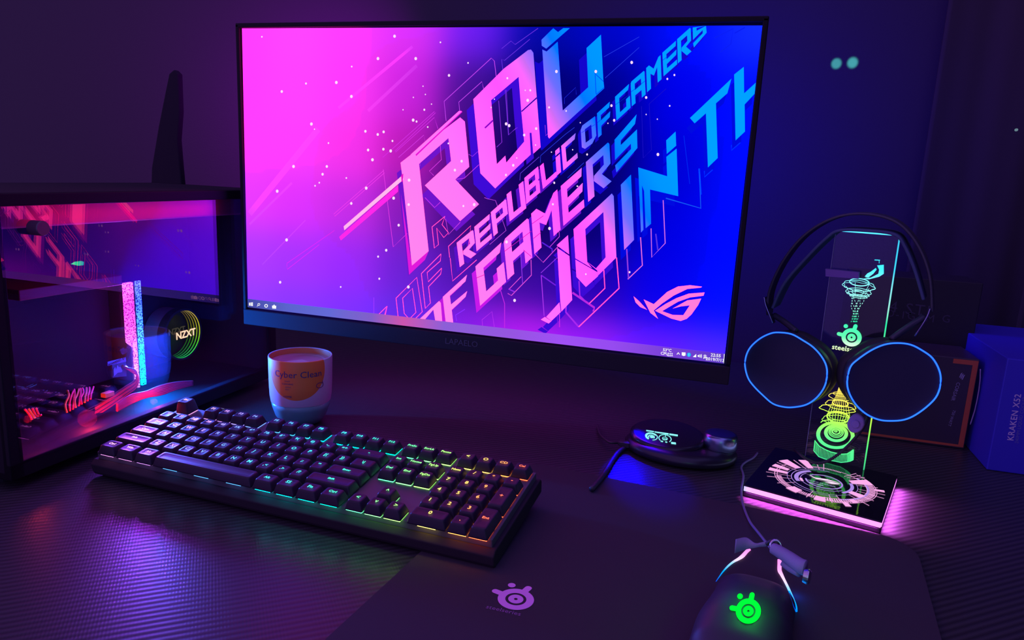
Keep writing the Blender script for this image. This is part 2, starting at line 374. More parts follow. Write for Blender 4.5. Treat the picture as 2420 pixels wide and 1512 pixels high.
# glyphs of the slanted techno lettering in a unit square (y down)
T_ = .27
GL = {
 'R': [[(0,0),(.95,0),(1,.06),(1,.55),(.62,.62),(1,1),(.66,1),(.28,.62),(.3,.5),(.73,.44),(.73,.2),(.27,.2),(.27,1),(0,1)]],
 'E': [[(0,0),(1,0),(.96,.2),(.27,.2),(.27,.42),(1,.38),(.96,.58),(.27,.62),(.27,.8),(1,.8),(1,1),(0,1)]],
 'P': [[(0,0),(.95,0),(1,.06),(1,.62),(.27,.62),(.27,1),(0,1)], [(.27,.2),(.73,.2),(.73,.44),(.27,.44)]],
 'U': [[(0,0),(.27,0),(.27,.8),(.73,.8),(.73,0),(1,0),(1,1),(0,1)]],
 'B': [[(0,0),(1,0),(1,.45),(.9,.5),(1,.55),(1,1),(0,1)], [(.27,.18),(.27,.4),(.74,.4),(.74,.18)], [(.27,.6),(.27,.82),(.74,.82),(.74,.6)]],
 'L': [[(0,0),(.27,0),(.27,.78),(1,.78),(1,1),(0,1)]],
 'I': [[(0,0),(1,0),(1,.2),(0,.2)], [(0,.27),(1,.27),(1,1),(0,1)]],
 'C': [[(0,0),(1,0),(.9,.2),(.27,.2),(.27,.8),(1,.8),(1,1),(0,1)]],
 'O': [[(0,.12),(.12,0),(1,0),(1,.8),(.7,1),(.2,1),(0,.85)], [(.27,.22),(.27,.78),(.72,.78),(.72,.22)]],
 'F': [[(0,0),(1,0),(.94,.2),(.27,.2),(.27,.42),(1,.4),(.94,.6),(.27,.64),(.27,1),(0,1)]],
 'G': [[(0,0),(1,0),(.9,.2),(.27,.2),(.27,.8),(.73,.8),(.73,.5),(1,.5),(1,1),(0,1)]],
 'A': [[(0,.05),(.06,0),(.95,0),(1,.05),(1,1),(.73,1),(.73,.68),(.27,.68),(.27,1),(0,1)], [(.27,.2),(.27,.46),(.73,.46),(.73,.2)]],
 'M': [[(0,0),(.2,0),(.5,.3),(.85,0),(1,0),(1,1),(.74,1),(.74,.35),(.5,.58),(.27,.38),(.27,1),(0,1)]],
 'S': [[(.0,.15),(1,.0),(.92,.2),(.27,.3),(.27,.42),(1,.38),(1,.85),(.05,1),(0,.8),(.72,.74),(.72,.6),(0,.66)]]}
def glyph(ch, TL, BL, TR, h=h4, BR=None, sh=None, ol=None):
    BR = BR or (BL[0]+TR[0]-TL[0], BL[1]+TR[1]-TL[1])
    def m(p):
        u, v = p; x = [(TL[k]*(1-u)+TR[k]*u)*(1-v)+(BL[k]*(1-u)+BR[k]*u)*v for k in (0, 1)]; return (x[0], x[1])
    gl = GL[ch]
    groups = [[l] for l in gl] if ch == 'I' else [gl]
    for grp in groups:
        L = [[m(p) for p in l] for l in grp]
        if ol:
            for l in L: line(l+[l[0]], ol[0], h, ol[1])
            continue
        if sh: poly([shift(l, *sh[:2]) for l in L], h1, 0, sh[2])
        poly(L, h, 1)
def Q(c, *p): return c(*p)
for ch, c, TL, BL, TR in (('R', c3, (1870,625), (1897,832), (2010,512)), ('E', c3, (2020,490), (2040,697), (2150,380)), ('P', c3, (2160,365), (2185,570), (2290,250)),
   ('U', c4, (55,187), (78,388), (178,88)), ('B', c4, (187,65), (202,258), (290,-22)), ('L', c2, (345,1270), (372,1462), (463,1165)), ('I', c2, (476,1140), (490,1350), (512,1108)), ('C', c2, (527,1097), (545,1307), (650,988)),
   ('O', c2, (692,935), (705,1140), (815,845)), ('F', c2, (832,820), (842,1027), (940,722)), ('G', c2, (985,680), (997,882), (1105,570)), ('A', c2, (1118,555), (1128,760), (1235,455)), ('M', c2, (1250,435), (1258,640), (1372,325)),
   ('E', c2, (1388,305), (1398,505), (1503,203)), ('R', c2, (1513,190), (1520,395), (1628,88)), ('S', c2, (1645,60), (1650,265), (1760,-40))):
    a, b, d = c(TL, BL, TR); glyph(ch, a, b, d, sh=(-7, 12, P3(90, 15, 200) if a[0] < 1280 else rblu))
SHD = (-9, 17, P3(200, 25, 235))
poly([c3((1545, 1282), (1720, 1120), (1735, 1135), (1748, 1305), (1690, 1295), (1672, 1192), (1590, 1288))], h4, 1)
FF = c3((1752, 1085), (1958, 897), (1945, 952), (1812, 1075), (1822, 1150), (1960, 1035), (1945, 1085), (1828, 1195), (1842, 1316), (1778, 1309))
poly([shift(FF, -9, 10)], h1, 0, P3(190, 25, 225)); poly([FF], h4, 1)
for ch, (a, b, d), sh in (('G', c3((2030,825), (2070,1160), (2250,622)), SHD), ('A', c4((33,525), (62,822), (217,358)), (-9, 14, P3(110, 20, 215))), ('M', c4((238,330), (262,630), (432,150)), (-8, 14, P3(85, 15, 210))),
   ('E', c4((458,125), (478,420), (614,-12)), (-8, 14, rvio)), ('R', c2((737,1235), (757,1573), (935,1060)), (-8, 14, rblu)), ('S', c2((980,995), (988,1330), (1168,830)), (-8, 14, rblu))):
    glyph(ch, a, b, d, sh=sh)
poly([ROGR], h4, 1); poly(ROGO, h4, 1); poly([ROGG], h4, 1); poly([ROGGc], h4, 1)
poly([c1((1515, 1163), (1905, 795), (1920, 808), (1527, 1183))], h5, 0, P3(225, 20, 215))
poly([c1((1480, 1170), (1890, 800), (1915, 803), (1500, 1190))], h5+.0001, 1)
poly([c3((1405, 55), (1420, 85), (915, 518), (910, 485))], h5, 0, P3(255, 185, 240))
poly([c1((1398, 1345), (1418, 1332), (1412, 1400), (1402, 1405))], h5+.0001, 0, P3(225, 20, 200))
# JOIN TH
for l in (c4((428,565), (512,490), (520,632)), c4((432,585), (522,645), (543,972), (463,1058), (455,985)), c4((448,990), (458,1062), (388,1128), (350,1098)), c4((310,1118), (340,1098), (388,1130), (368,1147)),
          c4((553,445), (838,180), (852,200), (872,655), (735,790), (730,752), (792,655), (775,318), (640,445), (655,690), (690,735), (567,662)), c4((567,672), (730,765), (735,795), (645,875), (575,800)), c4((655,688), (720,738), (792,655), (792,700), (738,760)),
          c4((905,115), (980,40), (1003,525), (930,600)), c4((1035,-14), (1250,52), (1244,-93), (1320,-154), (1332,200), (1122,150), (1130,405), (1090,438), (1078,160), (1062,120), (1073,450), (1055,470)),
          c2((1420,1050), (1500,975), (1505,1095), (1425,1165)), c2((1622,860), (1975,525), (1940,650), (1843,735), (1858,1200), (1775,1280), (1758,820), (1662,905)),
          c2((1998,490), (2080,425), (2083,650), (2187,560), (2180,655), (2087,745), (2090,975), (2010,1050))):
    poly([shift(l, -8, 24)], h1, 0, P3(60, 10, 215) if l[0][0] < 1440 else P3(0, 10, 225)); poly([l], h4, 1)
# thin outlines
pk = P3(255, 90, 215); vi = P3(190, 60, 235); bl = P3(40, 60, 235)
for pts, w, c in ((c3((1245,0), (1330,660), (1450,545)), 1.5, P3(235, 60, 230)), (c1((1375,1195), (1590,1005), (1610,1105)), 1.3, P3(215, 60, 235)), (c1((1240,1195), (1680,805), (1690,815), (1345,1140), (1350,1150), (1680,855), (1710,950)), 1.3, P3(215, 50, 235)),
   (c1((1780,885), (1763,718), (2165,350), (2190,375), (2208,520)), 1.5, P3(205, 70, 245)), (c1((1895,800), (1888,725), (2085,550), (2098,610)), 1.4, P3(205, 70, 245)), (c3((1250,10), (825,380), (832,400), (1255,30)), 1.4, P3(245, 60, 240)),
   (c3((425,800), (830,520)), 1.6, P3(230, 40, 240)), (c3((425,805), (430,850), (700,640)), 1.6, P3(230, 40, 240)),
   (c2((20,270), (100,205), (135,235), (330,97)), 1.3, P3(110, 50, 230)), (c2((30,450), (20,360), (45,370), (260,190)), 1.3, P3(110, 50, 230)), (c2((60,620), (80,1000), (155,940)), 1.3, P3(120, 40, 220)),
   (c2((890,340), (1190,170)), 1, bl), (c2((900,520), (1190,260)), 1, bl), (c2((555,740), (555,690), (650,600), (655,660)), 1, P3(30, 40, 220)), (c2((1210,760), (1225,1200), (1295,1130), (1275,740), (1420,610)), 1, P3(30, 20, 200)),
   (c2((390,920), (395,1010), (480,930)), 1.2, vi), (c2((350,1240), (352,1180), (560,1000), (640,940)), 1.1, bl), (c2((175,1390), (180,1330), (340,1190)), 1.1, P3(110, 60, 230)), (c2((580,1370), (720,1240)), 1.1, bl),
   (c3((1810,750), (1800,655), (1990,480), (1965,700)), 1.5, pk), (c3((1815,755), (1835,950), (2040,770)), 1.5, pk), (c3((1660,490), (1680,670), (1715,640), (1700,500), (1760,580), (1800,540), (1745,470), (1770,400), (1660,490)), 1.5, pk),
   (c3((1775,420), (1800,555), (1900,450)), 1.4, P3(225, 70, 235)), (c3((1600,240), (1682,325), (1730,280)), 1.4, P3(225, 60, 235)),
   (c3((2105,240), (2130,250), (2200,265), (2290,520), (2150,640)), 1.2, P3(200, 70, 235)),
   (c5((140,1180), (330,990), (380,1305), (305,1380)), 1.6, pk), (c5((160,1360), (140,1180)), 1.6, pk), (c5((200,1180), (290,1090), (322,1310), (262,1372), (215,1320), (200,1180)), 1.6, pk),
   (c5((372,955), (552,775), (545,840), (425,945), (435,1030), (558,905), (548,960), (438,1075), (455,1225), (408,1275), (372,955)), 1.6, pk), (c5((0,1310), (60,1255), (40,1340)), 1.6, pk),
   (c6((360,1290), (360,1240)), 1, vi), (c6((545,1100), (555,1230), (445,1335), (485,1375)), 1.4, P3(225, 60, 235)), (c6((805,1180), (840,1200), (890,1155)), 1.2, P3(170, 50, 240)), (c6((690,1410), (765,1400), (900,1275)), 1.3, P3(215, 60, 235)),
   (c6((1080,690), (1110,1070), (1062,1115)), 1.3, P3(150, 50, 235)), (c6((1140,590), (1170,1005), (1240,940)), 1.3, P3(130, 50, 235)),
   (c7((460,640), (500,1200)), 2.2, P3(170, 50, 235)), (c7((455,610), (680,400)), 1.6, P3(150, 50, 235)), (c7((460,640), (660,780)), 3, P3(120, 30, 225)), (c7((890,880), (1190,1085), (1175,1140)), 5, P3(190, 40, 225)), (c7((1320,570), (1335,820), (1115,1035)), 2.2, pk),
   (c7((1495,400), (1530,820), (975,1350)), 2.4, pk), (c7((975,1350), (800,1150), (800,1070)), 4, P3(170, 40, 240)), (c7((980,720), (990,920), (1070,1000)), 3, P3(170, 40, 235)), (c7((1635,280), (1660,695)), 3, P3(150, 60, 225)), (c7((1650,695), (1850,505), (1825,120)), 2.2, P3(240, 110, 225)),
   (c7((575,255), (710,110), (705,40)), 1.6, P3(200, 60, 230)), (c7((370,345), (487,465), (820,110)), 1.8, P3(225, 70, 225)), (c7((470,190), (610,280), (610,320)), 3, P3(90, 30, 225)), (c7((320,430), (325,640), (50,920), (0,890)), 1.8, P3(240, 80, 220)), (c7((160,60), (205,760)), 1.8, P3(150, 50, 235)), (c7((20,830), (185,660)), 1.6, P3(240, 80, 220)), (c7((10,830), (100,870)), 3, P3(150, 40, 235)),
   (c7((710,1170), (712,1355)), 2.4, P3(200, 40, 235)), (c4((1130,440), (1135,655), (1235,550), (1220,230)), 2, P3(220, 110, 230)), (c4((1165,480), (1180,600)), 3, P3(90, 50, 230)), (c4((1490,20), (1500,290), (1240,215)), 2.4, P3(20, 90, 245)),
   (c4((0,870), (40,1000), (40,1180)), 2, P3(200, 40, 230)), (c3((1870,1290), (1860,1240), (1940,1190)), 1.4, P3(150, 50, 250)), (c3((2090,1330), (2085,1280), (2170,1210), (2190,1340)), 1.4, P3(190, 50, 245)), (c3((1165,1090), (1165,1230)), 1.5, P3(170, 60, 255)), (c3((1200,1240), (1275,1165), (1255,1245)), 1.5, pk),
   (c2((1570,1010), (1620,1420)), 1.3, P3(0, 40, 245)), (c2((1700,1290), (1715,1510)), 3, P3(0, 70, 255)), (c2((1830,180), (1990,100), (1970,230), (1880,300)), 2.5, P3(10, 30, 235)), (c2((2000,140), (2090,90)), 2.5, P3(10, 30, 235)), (c2((1975,1090), (1975,1135), (2050,1070)), 2, P3(0, 50, 250)), (c2((1745,1310), (1745,1362), (1815,1300)), 2, P3(0, 50, 250))):
    line(pts, w, h2, c)
# cut lines over the big letters
for pts, w, c in ((c2((190,805), (320,688)), 3, P3(40, 10, 170)), (c2((812,480), (888,550)), 1.2, P3(0, 40, 190)), (c2((815,490), (825,660)), 1.2, P3(0, 40, 190)), (c2((825,660), (893,600)), 1.2, P3(0, 40, 190)),
   (c1((2110,945), (2180,880)), 4, P3(130, 15, 200)), (c3((2035,925), (2110,895)), 1.5, P3(180, 20, 190)), (c4((40,610), (240,460)), 1.5, P3(190, 20, 190)), (c4((245,405), (330,345)), 1.5, P3(190, 20, 190)), (c4((255,515), (310,470)), 1.5, P3(190, 20, 190)), (c4((180,600), (240,650)), 1.5, P3(190, 20, 190)),
   (c2((985,750), (1110,660)), 1, P3(0, 40, 190)), (c2((1120,640), (1240,545)), 1, P3(0, 40, 190)), (c2((830,905), (945,800)), 1, P3(0, 40, 190)), (c2((1390,370), (1500,280)), 1, P3(0, 40, 190)), (c2((700,985), (815,915)), 1, P3(0, 40, 190))):
    line(pts, w, h5, c)
# eye logo
lg = P3(255, 125, 220)
for l in (c4((1075,968), (1150,1003), (1250,912), (1330,872), (1420,862), (1510,873), (1500,880), (1400,890), (1300,938), (1212,998), (1150,1050), (1182,1112), (1125,1068)),
          c4((1160,1052), (1240,1000), (1320,958), (1410,925), (1528,916), (1520,940), (1420,953), (1330,985), (1212,1055), (1290,1083), (1370,1085), (1418,1012), (1350,1020), (1290,1036), (1400,975), (1503,962), (1480,1010), (1430,1080), (1395,1112), (1350,1128), (1280,1110)),
          c4((1000,945), (1040,980), (1100,1045), (1050,1025), (1015,990))):
    poly([l], h4, 0, lg)
# dust specks of the picture
random.seed(3)
sp = [c1(p)[0] for p in ((215,170),(1343,165),(1202,355),(979,423),(590,567),(848,558),(384,635),(976,677),(1657,742),(636,911),(662,955),(1095,973),(1530,890),(1501,878),(1625,937),(781,1073),(1248,1125),(1310,1140),(484,1272),(767,1272),(731,1338),(933,1370),(703,1410),(667,1436),(345,1482),(1806,498),(1605,660),(1585,590),(1968,392),(1523,355),(1415,790),(1596,790),(1503,685),(1325,1055),(1118,1132),(1155,1215),(1200,1000),(1250,978),(1856,1303),(1466,1388),(1913,1227),(1800,1076),(2290,1343),(2165,770),(2192,700),(1733,217))]
sp += [c3(p)[0] for p in ((370,960),(885,1000),(1203,742),(1272,688),(1213,930),(1378,475),(1335,245),(1463,300),(2020,300),(1928,312),(1460,1000),(425,600),(975,290),(1102,160),(1102,160))]
sp += [c2(p)[0] for p in ((70,522),(222,625),(265,625),(243,710),(570,800),(425,770),(487,465),(822,465),(1127,388),(1250,830),(1450,757),(1350,1170),(1430,528),(1490,495),(1345,870),(925,905),(978,880),(955,755),(625,1130),(748,1170),(445,1150),(120,1262),(470,1413),(668,1440),(58,1345),(315,950),(213,1005),(150,1200),(690,900),(60,910),(85,925),(310,1090),(1250,686))]
sp += [c4(p)[0] for p in ((115,975),(970,765),(375,440),(400,260),(55,540),(645,780),(580,125),(410,100))]
for i, p in enumerate(sp):
    r = random.choice((1.4, 1.8, 2.2, 2.8, 3.2)); o_ = [(p[0]+r*math.cos(k*math.pi/5), p[1]+1.2*r*math.sin(k*math.pi/5)) for k in range(10)]
    poly([o_], h5+.0002, 0, (1.0, .72, 1.0))
# taskbar
TB = 8; tbh = .0115
TBC = [(70,75,165),(92,100,205),(100,105,215),(130,95,200),(205,85,175),(140,95,215),(150,85,225),(160,80,245),(150,75,240),(120,65,215),(95,60,200)]
n = len(TBC)-1; vv = [[bm.verts.new(scr.w((SW*(i/n-.5), -SH/2+k*tbh), h5+.0003)) for i in range(n+1)] for k in (0, 1)]
xs_ = [0, .1, .2, .3, .37, .46, .6, .7, .8, .9, 1]
for k in (0, 1):
    for i in range(n+1): vv[k][i].co = scr.w((SW*(xs_[i]-.5), -SH/2+k*tbh), h5+.0003)
for i in range(n):
    f = bm.faces.new((vv[0][i], vv[0][i+1], vv[1][i+1], vv[1][i]))
    for l in f.loops: l[cl] = (*L3(*TBC[i if l.vert in (vv[0][i], vv[1][i]) else i+1]), 1)
wh = (1, 1, 1); ht = h5+.0005
def sc_text(body, px, py, hpx, mi=0, sp_=1.0):
    a, b = scr.px((px, py)); f = add_text(bm, body, hpx*.00049*1.35, frame(scr.w((a, b), ht), scr.x, scr.y), 0, sp_, bold=.00008); paint(f, wh)
tb = crop(1440, 780, 8.067)
for body, u, v, hp in (('53\u00b0C', 1105, 380, 7), ('CPU', 1055, 445, 7), ('22:55', 2030, 480, 7.5), ('2019/7/13', 2015, 560, 7.5)):
    p = tb((u, v))[0]; sc_text(body, p[0], p[1], hp)
def sc_poly(px, py, pts, col=wh, s=1.0): poly([[(px+x*s, py+y*s) for x, y in pts]], ht, 0, col)
p = tb((1160, 462))[0]; [sc_poly(p[0]+dx, p[1], [(-1.6,-3.5),(1.6,-3.5),(1.6,-2),(-1.6,-2)]) or sc_poly(p[0]+dx, p[1], [(-2,2),(2,2.5),(2,3.8),(-2,3.3)]) or sc_poly(p[0]+dx, p[1], [(-.6,-3),(.6,-3),(.6,3),(-.6,3)]) for dx in (-4.5, 0, 4.5)]
p = tb((1315, 440))[0]; sc_poly(*p, [(-4,2),(0,-3),(4,2),(2.5,3),(0,-.5),(-2.5,3)])
p = tb((1418, 450))[0]; sc_poly(*p, [(-4.5,-4),(4.5,-3.5),(4.5,3.5),(0,5),(-4.5,3)]); 
p = tb((1518, 465))[0]; sc_poly(*p, [(4.6*math.cos(k*.524), 5*math.sin(k*.524)) for k in range(12)], L3(0, 190, 255)); sc_poly(*p, [(-.6,-3),(.6,-3),(.6,3),(-.6,3)], wh)
p = tb((1625, 482))[0]; sc_poly(*p, [(-4,3),(4,-4),(4,4)])
p = tb((1720, 488))[0]; sc_poly(*p, [(-4.5,-1.5),(-2.5,-1.5),(0,-4),(0,4),(-2.5,1.5),(-4.5,1.5)]); sc_poly(*p, [(1.2,-2.5),(2.4,-3.5),(3.6,0),(2.4,4),(1.2,3),(2,0)]); sc_poly(*p, [(3.6,-4),(4.8,-4.5),(5.8,0),(4.8,5),(3.6,4.5),(4.6,0)])
p = tb((1825, 500))[0]
for yy in (-3.5, -.5, 2): sc_poly(*p, [(-4,yy),(4,yy+.3),(4,yy+1.4),(-4,yy+1.1)])
sc_poly(*p, [(-.7,-5),(.7,-5),(.7,2),(-.7,2)]); sc_poly(*p, [(-.5,2),(.5,2),(4.5,5),(3.5,5.5),(0,3.2),(-3.5,5.3),(-4.5,4.6)])
p = tb((2185, 540))[0]; sc_poly(*p, [(0,-11),(1.6,-11),(.8,11),(-.8,11)])
lb = crop(560, 400, 3.6)
p = lb((122, 1145))[0]; sc_poly(*p, [(-4.5,-3),(-.4,-3.4),(-.4,-.2),(-4.5,-.2)]); sc_poly(*p, [(.4,-3.5),(4.8,-4),(4.8,-.2),(.4,-.2)]); sc_poly(*p, [(-4.5,.4),(-.4,.4),(-.4,3.8),(-4.5,3.2)]); sc_poly(*p, [(.4,.4),(4.8,.4),(4.8,4.6),(.4,4)])
def ringp(px, py, r0, r1):
    poly([[(px+r1*math.cos(k*.3927), py+r1*math.sin(k*.3927)) for k in range(16)], [(px+r0*math.cos(k*.3927), py+r0*math.sin(k*.3927)) for k in range(16)]], ht, 0, wh)
p = lb((190, 1148))[0]; ringp(p[0], p[1], 1.8, 3); sc_poly(*p, [(-1.8,1.5),(-1.2,2.4),(-4,5),(-4.8,4)])
p = lb((252, 1160))[0]; ringp(p[0], p[1], 2.4, 4.2)
p = lb((320, 1166))[0]; sc_poly(*p, [(-5,-2),(-2,-2.4),(0,-5),(2,-2.2),(5,-1.6),(4.5,5.2),(-4.4,4.6)])
# lettering colour: pink lower left, cyan-blue upper right
pA, pB = scr.w(scr.px((1253, 123))), scr.w(scr.px((1485, 552))); dB = (pB-pA).normalized(); nrm = dB.cross(scr.n).normalized()
if nrm.x < 0: nrm = -nrm
off = Vector((0, .10, 0)); d0 = nrm.dot(pA-off); K_ = .00049
stops = [(0, (3, .26, .85)), (.38, (3, .18, .95)), (.60, (2.4, .09, 1.5)), (.70, P3(205, 110, 245)), (.74, P3(110, 110, 250)), (.79, P3(0, 120, 255)), (.86, P3(0, 150, 255)), (1, P3(0, 162, 255))]
M['screen_pic'] = em_attr('screen_picture'); M['screen_let'] = em_ramp('screen_lettering', tuple(nrm), d0-.29, d0+.11, stops)
bmesh.ops.transform(bm, matrix=MI, verts=bm.verts)
scro = obj('screen', bm, [M['screen_pic'], M['screen_let']], mon); scro['label'] = 'lit screen with slanted pink and blue lettering'
bz = .0055; tl = Matrix.Translation((0, -.10, 0))
zt = Z0+SH
def mbox(*bs):
    return B(*[((a[0], a[1]-.10, a[2]), (b[0], b[1]-.10, b[2])) for a, b in bs])
obj('bezel', mbox(((-SW/2-bz, -.0035, Z0-.002), (-SW/2-.0006, .012, zt+bz)), ((SW/2+.0008, -.0035, Z0-.002), (SW/2+bz+.001, .012, zt+bz)), ((-SW/2-bz, -.0035, zt+.0015), (SW/2+bz+.001, .012, zt+bz+.0015))), pm('bezel_black', (.010, .009, .012), .6, spec=.15), mon, bevel=.0012)
ch = Matrix.Rotation(-RO*0, 4, 'Y')
bm = bmesh.new()
lo_l, lo_r = Z0-.0025+SW/2*RO*-1*-1, Z0-.0025
vs = []
for x, zz in ((-SW/2-bz, Z0-.0024+ -(-SW/2)*RO*-1), (SW/2+bz+.001, Z0-.0024+(SW/2)*RO)):
    for y in (-.004, .014):
        for dz in (0, -.021): vs.append(bm.verts.new((x, y-.10, zz+dz)))
for f in ((0, 1, 5, 4), (2, 6, 7, 3), (0, 4, 6, 2), (1, 3, 7, 5), (0, 2, 3, 1), (4, 5, 7, 6)): bm.faces.new([vs[i] for i in f])
chin = obj('chin', bm, M['plastic_soft'], mon, bevel=.0012)
bm = bmesh.new(); add_text(bm, 'LAPAELO', .0105, frame(Vector((-.001, -.1044, .1200)), (1, 0, 0), (0, 0, 1)), spacing=1.0)
obj('maker_name', bm, pm('dim_print', (.075, .065, .085), .6), chin)
obj('housing', mbox(((-SW/2-bz, .012, Z0-.018), (SW/2+bz, .030, zt+bz)), ((-.2, .030, Z0+.03), (.2, .062, zt-.05))), M['plastic_soft'], mon, bevel=.006)
obj('wall_arm', mbox(((-.045, .062, Z0+.10), (.045, .075, Z0+.19)), ((-.018, .075, Z0+.125), (.018, .6185, Z0+.165))), M['plastic_soft'], mon, bevel=.003)
bm = bmesh.new(); lathe(bm, [(.0022, -.0015), (.0022, 0)], 12, (.185, .0-.10+.02, .1065)); obj('added_blue_disc', bm, em('blue_disc_glow', (0, .03, 1), 6), mon)  # small glowing disc added as a source for the blue desk spot
# ================================================================== KEYBOARD
U = .01905; KX, KY, KYAW, KP = -.289027, -.187392, -.0481066, .1098534
kR = Matrix.Rotation(KYAW, 4, 'Z') @ Matrix.Rotation(KP, 4, 'X')
kO = Matrix.Translation((KX, KY, .038+4*U*math.sin(KP))) @ kR
base_pt = kO @ Vector((0, -4.62*U, -.0345))
kb = thing('keyboard', 'full size black keyboard with rainbow backlit floating keycaps', 'keyboard', base_pt, (KP, 0, KYAW))
kb.rotation_mode = 'XYZ'
DX, DY, DZ = 0, 4.62*U, .0345          # plane coordinates -> keyboard local
CT = DZ                                # keycap top height
PLZ = CT-.0103
def hue(u):
    T = [(0, (1, .35, 1)), (2.2, (.95, .35, 1)), (3.6, (.55, .25, 1)), (5, (.16, .22, 1)), (7.5, (.05, .38, 1)), (10, (.0, .65, 1)), (12.5, (.0, .85, .85)), (14.5, (.0, .95, .55)), (16.2, (.12, 1, .28)), (17.8, (.35, 1, .15)),
         (18.9, (.85, .85, .12)), (19.8, (1, .60, .10)), (20.8, (1, .34, .06)), (21.6, (1, .14, .04)), (22.5, (1, .07, .03))]
    for (a, ca), (b, cb) in zip(T, T[1:]):
        if u <= b: t = max(0, (u-a)/(b-a)); return tuple(ca[k]*(1-t)+cb[k]*t for k in range(3))
    return T[-1][1]
x0, x1 = -.010, 22.5*U+.006; y0, y1 = .002, 1.5*U+.020+DY-.003
bm = bmesh.new(); prof = [(y0, .004), (y0-.001, .0125), (y0+.004, .0165), (y1-.004, .0165), (y1, .0135), (y1, 0), (y0+.002, 0)]
loft(bm, [[Vector((x, y, z)) for y, z in prof] for x in (x0, x1)])
kbody = obj('case', bm, pm('keyboard_case', (.040, .032, .040), .75, spec=.12), kb, bevel=.0012)
bm = B(((x0+.004, y0+.006, .0160), (x1-.004, y1-.006, PLZ)))
kplate = obj('key_plate', bm, M['plate'], kb, bevel=.0008)
for fx in (.02, 22.5*U-.03):
    obj('tilt_foot', B(((fx, y1-.03, -.0140), (fx+.018, y1-.02, .001))), M['plastic'], kb, bevel=.001)
capmesh = {}
def cap_mesh(w, h=1.0, lift=0):
    k = (w, h, lift)
    if k in capmesh: return capmesh[k]
    bm = bmesh.new(); W = w*U-.0013; H = h*U-.0013; tw = W-.0052; th = H-.0048
    rings = []
    def ring(a, b, z, r, dish=0):
        pts = rrect(-a/2, -b/2, a/2, b/2, r, 3); out = []
        for x, y in pts: out.append(Vector((x, y, z)))
        return out
    hh = .0088+lift
    rings = [ring(W, H, 0, .0012), ring(W-.0003, H-.0003, .0012, .0014), ring(tw+.001, th+.001, hh-.0016, .0018), ring(tw+.0002, th+.0002, hh-.0005, .002), ring(tw-.001, th-.001, hh, .002)]
    for z, f in ((hh-.0004, .72), (hh-.0008, .4)):
        rings.append(ring((tw-.001)*f if w < 1.6 else tw-.001-(1-f)*.012, (th-.001)*f, z, .002*f))
    loft(bm, rings, cap0=True, cap1=True)
    me = bpy.data.meshes.new('keycap'); bm.normal_update(); bm.to_mesh(me); bm.free(); me.materials.append(M['keycap'])
    for p in me.polygons: p.use_smooth = True
    capmesh[k] = me; return me
M['legend'] = em_objcol('key_legend_light', 2.0)
leds = []
def key(u, r, w=1.0, txt='', h=1.0, name='keycap', lift=0, small=False):
    x = u*U; y = (-r*U)+DY-(h-1)*U/2
    o = bpy.data.objects.new(name, cap_mesh(w, h, lift)); COL.objects.link(o); o.parent = kb; o.location = (x, y, CT-.0088)
    c = hue(u); leds.append((x, y, w, h, c))
    if txt:
        s = .0066 if len(txt) == 1 else (.0056 if len(txt) == 2 else .0046)
        if small: s *= .8
        bm = text_bm(txt, s, 1.05, bold=.00012); 
        for v in bm.verts: v.co.y += .0006
        l = obj('legend', bm, M['legend'], o); l.location = (0, 0, .0088+lift+.0001)
        wc = tuple(.25+.75*q for q in c) if u < 3 else tuple(.05+.95*q for q in c); l.color = (*wc, 1)
    return o
RG = 1.5114
key(.5, -RG, 1, 'Esc', lift=.005)
for i, u in enumerate([2.5, 3.5, 4.5, 5.5, 7, 8, 9, 10, 11.5, 12.5, 13.5, 14.5]): key(u, -RG, 1, 'F%d' % (i+1))
for u, t in ((15.75, 'PrtSc'), (16.75, 'ScrLk'), (17.75, 'Pause')): key(u, -RG, 1, t)
for u, t in ((19, '\u25cb'), (20, '\u25cf'), (21, 'CD'), (22, 'Cal')): key(u, -RG, 1, {'\u25cb': '<', '\u25cf': 'O'}.get(t, t), name='media_keycap')
for i, t in enumerate(['`', '1!', '2@', '3#', '4$', '5%', '6^', '7&', '8*', '9(', '0)', '-_', '=+']): key(.5+i, 0, 1, t)
key(14, 0, 2, '\u2190' if False else '-')
key(.75, 1, 1.5, 'Tab')
for i, t in enumerate(list('QWERTYUIOP')+['[{', ']}']): key(2+i, 1, 1, t)
key(14.25, 1, 1.5, '\\|')
key(.875, 2, 1.75, 'Caps')
for i, t in enumerate(list('ASDFGHJKL')+[';:', '\'"']): key(2.25+i, 2, 1, t)
key(13.875, 2, 2.25, 'Enter', small=True)
key(1.125, 3, 2.25, 'Shift', small=True)
for i, t in enumerate(list('ZXCVBNM')+[',<', '.>', '/?']): key(2.75+i, 3, 1, t)
key(13.625, 3, 2.75, 'Shift', small=True)
for u, t in ((.625, 'Ctrl'), (1.875, 'Win'), (3.125, 'Alt'), (10.625, 'Alt'), (11.875, 'SS'), (13.125, 'Fn'), (14.375, 'Ctrl')): key(u, 4, 1.25, t)
key(6.875, 4, 6.25, '', name='space_bar')
for r, row in ((0, ('Ins', 'Home', 'PgUp')), (1, ('Del', 'End', 'PgDn'))):
    for i, t in enumerate(row): key(15.75+i, r, 1, t)
key(16.75, 3, 1, '^', name='arrow_keycap')
for i, t in enumerate('<v>'): key(15.75+i, 4, 1, t, name='arrow_keycap')
for i, t in enumerate(('Num', '/', '*', '-')): key(19+i, 0, 1, t)
for r, row in ((1, '789'), (2, '456'), (3, '123')):
    for i, t in enumerate(row): key(19+i, r, 1, t)
key(22, 1, 1, '+', h=2, name='tall_keycap'); key(22, 3, 1, 'Ent', h=2, name='tall_keycap')
key(19.5, 4, 2, '0'); key(21, 4, 1, '.')
